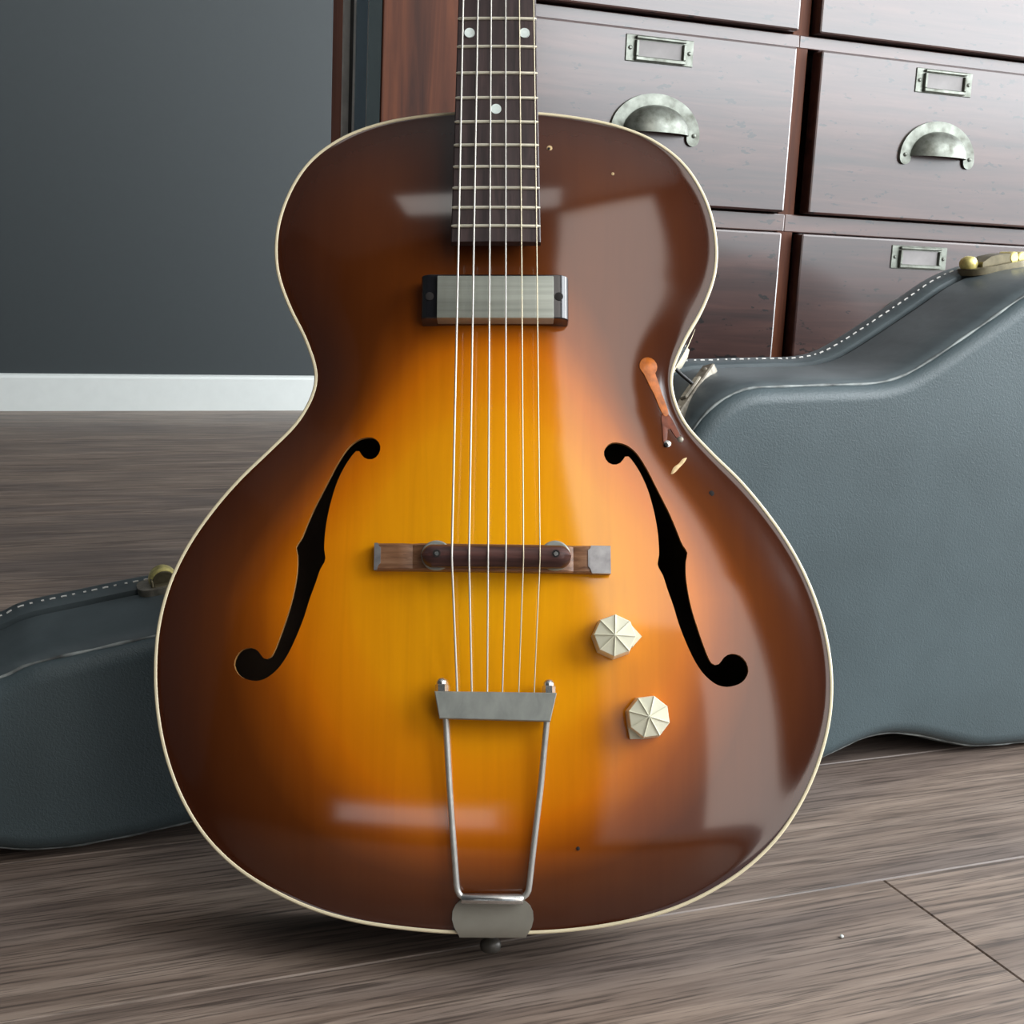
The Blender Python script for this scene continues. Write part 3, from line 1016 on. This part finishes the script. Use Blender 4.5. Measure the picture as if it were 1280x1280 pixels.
# f-hole edges: the thickness of the top seen in the cut
for FHL in (FH_L, FH_R):
    bm = bmesh.new()
    rings = [[(p[0], p[1], top_z(p[0], p[1]) + dz) for p in FHL] for dz in (0.0, -0.0034)]
    loft(bm, rings, False, False)
    for f in bm.faces:
        f.normal_flip()
    link_mesh('f_hole_edge', bm, MAT['raw_edge'], sb, 60)


def band(name, prof, mat, parent):
    """sweep (inset, z) profile round the body outline"""
    bm = bmesh.new()
    loft(bm, [[(p[0], p[1], zz) for p in (OUT - ON * ins)] for ins, zz in prof], False, False)
    bmesh.ops.recalc_face_normals(bm, faces=bm.faces)
    return link_mesh(name, bm, mat, parent, 40)


band('binding', [(BW + 0.0003, -0.004), (BW, 0.0002), (BW - 0.0004, 0.0006), (0.0006, 0.0006), (0.0, 0.0), (0.0, -0.0058), (0.001, -0.006)], MAT['binding'], G)
band('rim', [(0.0003, -0.0058), (0.0003, -DEPTH), (0.0035, -DEPTH), (0.0035, -0.003)], MAT['burst_side'], G)
band('back_binding', [(0.0006, -DEPTH + 0.0005), (0.0, -DEPTH), (0.0, -DEPTH - 0.003), (0.003, -DEPTH - 0.0034)], MAT['binding'], G)
stepv = [(V2[i, 0], V2[i, 1], -DEPTH - 0.0030 - HT[i] * 0.2) for i in range(NVT)]
me = bpy.data.meshes.new('back')
me.from_pydata(stepv, [], [tuple(f) for f in F])
back = link_data('back', me, MAT['burst_side'], G, 180)
bm = bmesh.new()
loft(bm, [[(p[0], p[1], -DEPTH + 0.004 - k * 0.001) for p in (OUT - ON * 0.005)] for k in (0, 1)], True, True)
bmesh.ops.triangulate(bm, faces=[f for f in bm.faces if len(f.verts) > 4])
link_mesh('inner_back', bm, MAT['inside'], back)

# neck, fingerboard, frets, dots


def fbw(v):
    return 0.033 - 0.045 * (v - 0.44)


FB0, NUT = 0.4030, 0.8555


def fb_edge(v, s):
    k = (v - FB0) / (0.5676 - FB0)
    return -0.02656 + k * 0.00269 if s < 0 else 0.02748 - k * 0.00246


bm = bmesh.new()
rings = []
for v in (FB0, 0.5, 0.6, 0.7, NUT):
    xl, xr, w = fb_edge(v, -1), fb_edge(v, 1), fbw(v)
    rings.append([(xl, v, w - 0.0065), (xl, v, w - 0.0009), (xl + 0.0006, v, w - 0.0003)] +
                 [(xl + (xr - xl) * t, v, w + 0.0006 * (1 - (2 * t - 1) ** 2)) for t in (0.2, 0.4, 0.6, 0.8)] +
                 [(xr - 0.0006, v, w - 0.0003), (xr, v, w - 0.0009), (xr, v, w - 0.0065)])
loft(bm, rings)
bmesh.ops.recalc_face_normals(bm, faces=bm.faces)
fbd = link_mesh('fingerboard', bm, MAT['fingerboard'], G, 40)
FR = [0.55397, 0.53422, 0.51581, 0.49868, 0.48227, 0.46656, 0.45205, 0.43794, 0.42499, 0.41293]
bridge_v = 0.2129
FR += [bridge_v + (NUT - bridge_v) * 2 ** (-k / 12) for k in range(10, 0, -1)]
for v in FR:
    xl, xr, w = fb_edge(v, -1), fb_edge(v, 1), fbw(v)
    bm = bmesh.new()
    ps = [(xl + (xr - xl) * t, v, w + 0.0003 + 0.0006 * (1 - (2 * t - 1) ** 2)) for t in (0.0, 0.03, 0.25, 0.5, 0.75, 0.97, 1.0)]
    add_tube(bm, ps, [0.0006, 0.00105, 0.00105, 0.00105, 0.00105, 0.00105, 0.0006], 8)
    link_mesh('fret', bm, MAT['fret'], fbd, 60)
for x, v in ((-0.0166, 0.5438), (0.0177, 0.5438), (0.0002, 0.4910), (0.0002, 0.607), (0.0002, 0.647), (0.0002, 0.697), (0.0002, 0.757)):
    bm = bmesh.new()
    add_lathe(bm, [(0.00325, 0), (0.00325, 0.0012)], (x, v, fbw(v) - 0.0001), (0, 0, 1), 20)
    link_mesh('position_dot', bm, MAT['pearl'], fbd, 40)
bm = bmesh.new()
rings = []
for v, dep in ((0.470, 0.012), (0.5065, 0.020), (0.53, 0.022), (0.57, 0.021), (0.70, 0.019), (0.83, 0.017), (NUT + 0.012, 0.016)):
    xl, xr, w = fb_edge(v, -1) + 0.0004, fb_edge(v, 1) - 0.0004, fbw(v) - 0.0064
    rings.append([((xl + xr) / 2 + (xr - xl) / 2 * math.cos(PI + k * PI / 10), v, w - dep * abs(math.sin(k * PI / 10)) ** 0.8) for k in range(11)])
loft(bm, rings)
bmesh.ops.recalc_face_normals(bm, faces=bm.faces)
nk = link_mesh('neck', bm, MAT['neck_wood'], G, 50)
bm = bmesh.new()
rings = []
for z, y1, hw in ((-0.074, 0.515, 0.010), (-0.05, 0.525, 0.016), (-0.015, 0.535, 0.022), (0.012, 0.55, 0.0235)):
    rings.append([(-hw, 0.500, z), (hw, 0.500, z), (hw * 0.8, y1, z), (0, y1 + 0.006, z), (-hw * 0.8, y1, z)])
loft(bm, rings)
bmesh.ops.recalc_face_normals(bm, faces=bm.faces)
link_mesh('heel', bm, MAT['neck_wood'], nk, 40)
# neck extension under the fingerboard, over the top
bm = bmesh.new()
ext = [[(s * 0.0215 + 0.0005, v, z) for s, z in ((-1, fbw(v) - 0.0062), (1, fbw(v) - 0.0062), (1, top_z(0, v) - 0.001), (-1, top_z(0, v) - 0.001))] for v in (FB0 + 0.006, 0.44, 0.48, 0.505)]
loft(bm, ext)
bmesh.ops.recalc_face_normals(bm, faces=bm.faces)
link_mesh('neck_extension', bm, MAT['neck_wood'], nk, 40)
# head (above the frame)
bm = bmesh.new()
hp = [(-0.021, 0.0), (-0.036, 0.03), (-0.039, 0.16), (-0.020, 0.172), (0, 0.178), (0.020, 0.172), (0.039, 0.16), (0.036, 0.03), (0.021, 0.0)]
zb = fbw(NUT)
loft(bm, [[(x, NUT + 0.006 + y, zb - 0.003 - y * 0.25 - t) for x, y in hp] for t in (0, 0.014)])
bmesh.ops.recalc_face_normals(bm, faces=bm.faces)
hd = link_mesh('headstock', bm, MAT['neck_wood'], G, 40)
box('nut', (-0.0205, NUT, zb - 0.005), (0.0215, NUT + 0.005, zb + 0.0025), MAT['binding'], G, 0.0006)
for s in (-1, 1):
    for k in range(3):
        bm = bmesh.new()
        yy = NUT + 0.05 + 0.043 * k
        zz = zb - 0.003 - (yy - NUT - 0.006) * 0.25
        add_lathe(bm, [(0.0045, -0.018), (0.0045, 0.001), (0.003, 0.0015), (0.003, 0.011), (0.0022, 0.013)], (s * 0.024, yy, zz), (0, 0, 1), 12)
        add_lathe(bm, [(0.002, 0), (0.002, 0.014), (0.006, 0.016), (0.008, 0.022), (0.006, 0.028)], (s * 0.027, yy, zz - 0.018), (s, 0, 0), 10)
        link_mesh('tuning_peg', bm, MAT['tail_metal'], hd, 40)

# pickup
PU0, PU1, PV0, PV1 = -0.0444, 0.0443, 0.3565, 0.3841
bm = bmesh.new()
prof = []
for k in range(5):
    a = PI - k * PI / 8
    prof.append((PU0 + 0.0045 + 0.0045 * math.cos(a), 0.0255 + 0.0045 * math.sin(a)))
for k in range(5):
    a = PI / 2 - k * PI / 8
    prof.append((PU1 - 0.0065 + 0.0065 * math.cos(a), 0.0235 + 0.0065 * math.sin(a)))
low = [(PU1, 0.013), (PU1 - 0.018, 0.0125), (0.0, 0.0135), (PU0 + 0.018, 0.0125), (PU0, 0.013)]
low = [(x, min(z, top_z(x, PV0) - 0.001, top_z(x, PV1) - 0.001)) for x, z in low]
full = prof + low
c_ = 0.0006
mx = (PU0 + PU1) / 2
loft(bm, [[(mx + (x - mx) * (1 - d / 0.044), v, z - (d if z > 0.02 else 0)) for x, z in full] for v, d in ((PV0, c_), (PV0 + c_, 0), (PV1 - c_, 0), (PV1, c_))])
bmesh.ops.recalc_face_normals(bm, faces=bm.faces)
pk = link_mesh('pickup', bm, MAT['black_plastic'], G, 35)
bm = bmesh.new()
add_box(bm, (-0.0346, PV0 - 0.0006, 0.0205), (0.0352, PV1 - 0.0016, 0.0320), 0.0005, 2)
o = link_mesh('pickup_cover', bm, MAT['pickup_cover'], pk, 40)
o['label'] = 'brushed metal cover bar of the pickup'
for x in (-0.0391, 0.0383):
    bm = bmesh.new()
    add_lathe(bm, [(0.0026, 0), (0.0026, 0.0003), (0.0019, 0.0005)], (x, 0.3701, 0.02995), (0, 0, 1), 18)
    link_mesh('pickup_screw', bm, MAT['hole'], pk, 40)

# bridge
bm = bmesh.new()
rings = []
for u, zt_, in ((-0.0692, 0.0255), (-0.0660, 0.0262), (-0.056, 0.0272), (-0.053, 0.0276), (-0.047, 0.0262), (-0.042, 0.0285), (0.0, 0.0285), (0.042, 0.0285), (0.046, 0.0262), (0.052, 0.0276), (0.055, 0.0272), (0.0645, 0.0262), (0.0674, 0.0255)):
    k = (u + 0.0692) / 0.1366
    v1, v0 = 0.2208 - 0.0016 * k, 0.2052 - 0.0020 * k
    zb_ = top_z(u, 0.213) - 0.0008
    zb_ = min(zb_, top_z(u, v0), top_z(u, v1)) - 0.0002
    rings.append([(u, v0, zb_), (u, v0, zt_ - 0.001), (u, v0 + 0.001, zt_), (u, v1 - 0.001, zt_ + 0.0003), (u, v1, zt_ - 0.001), (u, v1, zb_)])
loft(bm, rings)
bmesh.ops.recalc_face_normals(bm, faces=bm.faces)
br = link_mesh('bridge', bm, MAT['bridge'], G, 30)
for s in (-1, 1):
    bm = bmesh.new()
    u1 = -0.0694 if s < 0 else 0.0677
    u0 = -0.0655 if s < 0 else 0.0545
    k = (u1 + 0.0692) / 0.1366
    v1, v0 = 0.2209 - 0.0016 * k, 0.2051 - 0.0020 * k
    vm = (v0 + v1) / 2
    w = [(u0 + s * 0.0022, v0), (u0 + s * 0.0012, v0 + 0.0028), (u0, v0 + 0.0040), (u0, v1 - 0.0028), (u0 + s * 0.0012, v1 - 0.0018), (u0 + s * 0.0018, v1), (u1, v1), (u1, v0)]
    zf = lambda u: np.interp(abs(u), [0.053, 0.056, 0.0650, 0.0692], [0.0279, 0.0277, 0.0268, 0.0258]) + 0.0002
    loft(bm, [[(u, v, zf(u) - dz) for u, v in w] for dz in (0, 0.0035)])
    bmesh.ops.recalc_face_normals(bm, faces=bm.faces)
    bmesh.ops.triangulate(bm, faces=[f for f in bm.faces if len(f.verts) > 4])
    o = link_mesh('bridge_tip', bm, MAT['bridge_end'], br)
    o['label'] = 'worn tip of the bridge base, sky reflection painted in grey'
bm = bmesh.new()
rings = []
SU0, SU1 = -0.0410, 0.0442
for i in range(41):
    t = i / 40
    t = 0.5 - 0.5 * math.cos(PI * t)
    u = SU0 + (SU1 - SU0) * t
    e = min(u - SU0, SU1 - u)
    hv = 0.0063 * math.sqrt(max(0.005, 1 - max(0, 1 - e / 0.0063) ** 2))
    vm = 0.2119 - 0.0006 * t
    zt_ = 0.0415 if e > 0.006 else 0.0405 + e * 0.1667
    rings.append([(u, vm - hv, 0.0318), (u, vm - hv, zt_ - 0.0045), (u, vm - hv * 0.5, zt_ - 0.0012), (u, vm + hv * 0.1, zt_), (u, vm + hv * 0.7, zt_ - 0.0014), (u, vm + hv, zt_ - 0.004), (u, vm + hv, 0.0318)])
loft(bm, rings)
bmesh.ops.recalc_face_normals(bm, faces=bm.faces)
sd = link_mesh('saddle', bm, MAT['saddle'], br, 40)
for u, uh in ((-0.0330, -0.0322), (0.0354, 0.0355)):
    bm = bmesh.new()
    add_lathe(bm, [(0.0080, 0), (0.0088, 0.0006), (0.0088, 0.0022), (0.0080, 0.0028)], (u, 0.2128, 0.0288), (0, 0, 1), 32)
    add_lathe(bm, [(0.0021, 0), (0.0021, 0.010)], (u, 0.2128, 0.0225), (0, 0, 1), 10)
    link_mesh('thumbwheel', bm, MAT['tail_metal'], br, 35)
    bm = bmesh.new()
    add_lathe(bm, [(0.0022, 0), (0.0022, 0.0009), (0.0014, 0.0009), (0.0014, 0.0003)], (uh, 0.2124, 0.0408), (0, 0, 1), 16)
    link_mesh('post_hole', bm, MAT['hole'], sd)
    bm = bmesh.new()
    add_lathe(bm, [(0.0014, 0), (0.0012, 0.0006)], (uh, 0.2122, 0.0413), (0, 0, 1), 12)
    link_mesh('bridge_post', bm, MAT['chrome'], sd)

# tailpiece
bm = bmesh.new()
outer = [(-0.0331, 0.1352), (0.0359, 0.1344), (0.0322, 0.1184), (-0.0302, 0.1200)]
loft(bm, [[(x, v, z - 0.0012 * (v > 0.13) * 0) for x, v in outer] for z in (0.0235, 0.0322, 0.0326)][:2] +
     [[(0.002 + (x - 0.002) * 0.985, 0.127 + (v - 0.127) * 0.94, 0.0328) for x, v in outer]])
bmesh.ops.recalc_face_normals(bm, faces=bm.faces)
tp = link_mesh('tailpiece', bm, MAT['tail_metal'], G, 25)
for x, v in ((-0.0292, 0.1349), (0.0315, 0.1341)):
    bm = bmesh.new()
    add_lathe(bm, [(0.0034, 0), (0.0038, 0.0004), (0.0038, 0.0040), (0.0032, 0.0046)], (x, v, 0.0280), (0, 1, 0), 6)
    add_lathe(bm, [(0.0031, 0.0044), (0.0030, 0.0060), (0.0022, 0.0074), (0.0008, 0.0081)], (x, v, 0.0280), (0, 1, 0), 16)
    link_mesh('acorn_nut', bm, MAT['chrome'], tp, 40)
RL = [(-0.0272, 0.1230, 0.0270), (-0.0268, 0.1205, 0.0262), (-0.0246, 0.0838, 0.0215), (-0.0220, 0.0486, 0.0150), (-0.02045, 0.0285, 0.0110), (-0.01985, 0.0250, 0.0103), (-0.0187, 0.0227, 0.0098), (-0.0168, 0.0212, 0.0095), (-0.014, 0.0205, 0.0094)]
RR = [(0.0308, 0.1220, 0.0270), (0.0304, 0.1190, 0.0262), (0.0271, 0.0838, 0.0215), (0.0229, 0.0486, 0.0150), (0.02065, 0.0285, 0.0110), (0.0201, 0.0250, 0.0103), (0.0189, 0.0227, 0.0098), (0.0170, 0.0212, 0.0095), (0.014, 0.0204, 0.0094)]
for pl in (RL, RR):
    bm = bmesh.new()
    add_tube(bm, pl, 0.00175, 12)
    link_mesh('trapeze_rod', bm, MAT['rod'], tp, 60)
bm = bmesh.new()
add_tube(bm, [(-0.0176, 0.0204, 0.0094), (-0.0170, 0.0204, 0.0094), (0.0166, 0.0201, 0.0094), (0.0172, 0.0201, 0.0094)], [0.0026, 0.0030, 0.0030, 0.0026], 18)
hg = link_mesh('hinge_tube', bm, MAT['chrome'], tp, 40)
bm = bmesh.new()
pl = [(-0.0185, 0.0192), (-0.0212, 0.0165), (-0.0228, 0.0130), (-0.0231, 0.0085), (-0.0219, 0.0042), (-0.0190, -0.0009)]
pr = [(0.0182, 0.0190), (0.0211, 0.0163), (0.0228, 0.0128), (0.0231, 0.0085), (0.0220, 0.0042), (0.0190, -0.0010)]


def plz(v):
    return 0.0024 + max(0.0, v) * 0.16 if v > 0 else 0.0016


rows = []
for (a, v0), (b, v1) in zip(pl, pr):
    rows.append([(a + (b - a) * t, v0 + (v1 - v0) * t, plz(v0 + (v1 - v0) * t)) for t in np.linspace(0, 1, 9)])
rows.append([(x, v - 0.0008, z - 0.0008) for x, v, z in rows[-1]])
rows.append([(x * 0.95, v - 0.0004, -0.010) for x, v, z in rows[-1]])
rows.append([(x * 0.8, v, -0.058) for x, v, z in rows[-1]])
V0 = [[bm.verts.new(p) for p in r] for r in rows]
for a, b in zip(V0, V0[1:]):
    for i in range(8):
        bm.faces.new((a[i], b[i], b[i + 1], a[i + 1]))
bmesh.ops.recalc_face_normals(bm, faces=bm.faces)
if sum(f.normal.z for f in bm.faces) < 0:
    bmesh.ops.reverse_faces(bm, faces=bm.faces)
bmesh.ops.solidify(bm, geom=bm.faces[:], thickness=0.0009)
link_mesh('tailpiece_plate', bm, MAT['plate'], tp, 40)
bm = bmesh.new()
add_lathe(bm, [(0.0050, 0), (0.0046, 0.0022), (0.0036, 0.0032), (0.0036, 0.0046), (0.0058, 0.0062), (0.0064, 0.0085), (0.0058, 0.0118), (0.0034, 0.0132)], (-0.0019, -0.0016, -0.0365), (0, -1, 0), 24)
o = link_mesh('end_pin', bm, MAT['pin'], G, 50)
o['label'] = 'dark end pin under the tailpiece plate'

# strings
ST_END = [(-0.02192, -0.02365, -0.02032), (-0.01274, -0.01386, -0.01206), (-0.00318, -0.00307, -0.00332), (0.00648, 0.00708, 0.00525), (0.01594, 0.01701, 0.01445), (0.02503, 0.02639, 0.0232)]
TOPX = [-0.02076, -0.01146, -0.00317, 0.00588, 0.01442, 0.02347]
for k, ((xe, xb, xt), rr) in enumerate(zip(ST_END, (0.00062, 0.00055, 0.00048, 0.00042, 0.00036, 0.00033))):
    sl = (TOPX[k] - xe) / (0.5663 - 0.3931)
    xn = xe + sl * (NUT - 0.3931)
    bm = bmesh.new()
    add_tube(bm, [(xn, NUT + 0.004, fbw(NUT) + 0.0033), (xe, 0.3931, 0.0372), (xb, 0.2122, 0.0418), (xb, 0.2095, 0.0412), (xt, 0.1352, 0.0305), (xt, 0.1330, 0.0300)], rr, 8)
    link_mesh('string', bm, MAT['string'] if k < 4 else MAT['bronze_string'], G, 60)


# control knobs: eight-sided, ridged like an umbrella, with a pointer skirt
def knob(x, y, ang, px, py):
    z0 = top_z(x, y)
    bm = bmesh.new()
    r = 0.0121
    nn = 8
    poly = [(math.cos(ang + (k + 0.5) * 2 * PI / nn) * r, math.sin(ang + (k + 0.5) * 2 * PI / nn) * r) for k in range(nn)]
    z1, z2 = z0 + 0.0135, z0 + 0.0160
    bot = [bm.verts.new((x + a * 1.06, y + b * 1.06, z0 + 0.0004)) for a, b in poly]
    mid = [bm.verts.new((x + a, y + b, z1 - 0.0012)) for a, b in poly]
    rim = [bm.verts.new((x + a * 0.96, y + b * 0.96, z1)) for a, b in poly]
    apex = bm.verts.new((x, y, z2))
    for A, B in ((bot, mid), (mid, rim)):
        for k in range(nn):
            bm.faces.new((A[k], A[(k + 1) % nn], B[(k + 1) % nn], B[k]))
    bm.faces.new(bot[::-1])
    for k in range(nn):
        a, b = rim[k], rim[(k + 1) % nn]
        # sunken facet between two ridges
        cc = (a.co + b.co + apex.co) / 3
        m = bm.verts.new(cc - Vector((0, 0, 0.00005)))
        bm.faces.new((a, b, m))
        bm.faces.new((b, apex, m))
        bm.faces.new((apex, a, m))
    for k in range(nn):
        a = rim[k].co.copy()
        d = (apex.co - a)
        add_tube(bm, [a + Vector((0, 0, 0.0001)), a + d * 0.5 + Vector((0, 0, 0.0003)), a + d + Vector((0, 0, 0.0002))], [0.00045, 0.00035, 0.0003], 5)
    kb = link_mesh('control_knob', bm, MAT['knob'], G)
    # pointer: a little wedge at the skirt
    d = Vector((px - x, py - y, 0))
    L = d.length
    d.normalize()
    s = Vector((-d.y, d.x, 0))
    bm = bmesh.new()
    tri = [Vector((x, y, 0)) + d * (r * 0.86) + s * 0.0062, Vector((x, y, 0)) + d * (r * 0.86) - s * 0.0062, Vector((x, y, 0)) + d * L]
    loft(bm, [[p + Vector((0, 0, z0 + q)) for p in tri] for q in (0.0006, 0.0065)])
    bmesh.ops.recalc_face_normals(bm, faces=bm.faces)
    link_mesh('pointer', bm, MAT['knob'], kb)
    return kb


knob(0.06894, 0.1667, 0.35, 0.08494, 0.1668)['label'] = 'upper ivory knob with pointer to the right'
knob(0.08771, 0.1212, 0.12, 0.07759, 0.1090)['label'] = 'lower ivory knob with pointer to lower left'


# scars where the pickguard stood: amber glue trail, chips and screw holes
def patch(name, loopxy, mat, h=0.0006, parent=sb):
    L = ccw(spline(loopxy, 40))
    N2 = normals2d(L)
    bm = bmesh.new()
    rr = [[(p[0], p[1], top_z(*p) - 0.0002) for p in L], [(p[0], p[1], top_z(*p) + h * 0.7) for p in L - N2 * 0.0004]]
    c = L.mean(0)
    R = loft(bm, rr, False, False)
    bm.faces.new(R[-1])
    bmesh.ops.triangulate(bm, faces=[f for f in bm.faces if len(f.verts) > 4])
    bmesh.ops.recalc_face_normals(bm, faces=bm.faces)
    return link_mesh(name, bm, mat, parent, 60)


cx, cy, rr = 0.0938, 0.3345, 0.0059
disc = [(cx + rr * math.cos(a), cy + rr * math.sin(a)) for a in np.linspace(math.radians(-40), math.radians(235), 12)]
patch('glue_scar', disc + [(0.0940, 0.3225), (0.0973, 0.3160), (0.1005, 0.3075), (0.1035, 0.3030), (0.1062, 0.3045), (0.1050, 0.3105), (0.1022, 0.3185), (0.1000, 0.3260)], MAT['scar'])['label'] = 'amber scar of old glue at the waist'
patch('glue_scar', [(0.1012, 0.3045), (0.1060, 0.3050), (0.1100, 0.2985), (0.1130, 0.2905), (0.1105, 0.2895), (0.1075, 0.2935), (0.1055, 0.2975), (0.1050, 0.2915), (0.1040, 0.2860), (0.1018, 0.2862), (0.1015, 0.2950)], MAT['scar_dark'])
patch('glue_scar', [(0.1058, 0.2662), (0.1075, 0.2705), (0.1110, 0.2735), (0.1135, 0.2765), (0.1165, 0.2775), (0.1145, 0.2738), (0.1115, 0.2705), (0.1085, 0.2672)], MAT['bare_wood'], 0.0004)


def spot(name, x, y, r, mat, h=0.0005):
    bm = bmesh.new()
    z = top_z(x, y)
    add_lathe(bm, [(r, -0.0006), (r, h * 0.6), (r * 0.6, h)], (x, y, z), (0, 0, 1), 12)
    return link_mesh(name, bm, mat, sb, 40)


spot('screw_hole', 0.0338, 0.4775, 0.0018, MAT['bare_wood'])
spot('screw_hole', 0.0334, 0.4770, 0.0009, MAT['hole'], 0.0009)
spot('screw_hole', 0.0482, 0.0481, 0.0011, MAT['hole'])
spot('screw_hole', 0.0735, 0.4597, 0.0010, MAT['bare_wood'])
spot('screw_hole', 0.1304, 0.2551, 0.0017, MAT['hole'])
spot('bracket_screw', 0.1045, 0.2855, 0.0022, MAT['chrome'], 0.0012)
spot('screw_hole', 0.1036, 0.2846, 0.0013, MAT['hole'], 0.0016)
spot('bracket_screw', 0.1127, 0.2890, 0.0019, MAT['old_nickel'], 0.0012)

# a crumb on the boards
bm = bmesh.new()
bmesh.ops.create_icosphere(bm, subdivisions=2, radius=0.0013)
for v in bm.verts:
    v.co *= 1 + 0.25 * math.sin(v.co.x * 4000 + v.co.y * 2600)
    v.co.z = v.co.z * 0.7
o = link_mesh('crumb', bm, MAT['white_paint'], smooth=80, loc=(0.4882, 0.6178, 0.0009))
o['label'] = 'tiny white crumb lying on the grey floorboards'
o['category'] = 'crumb'
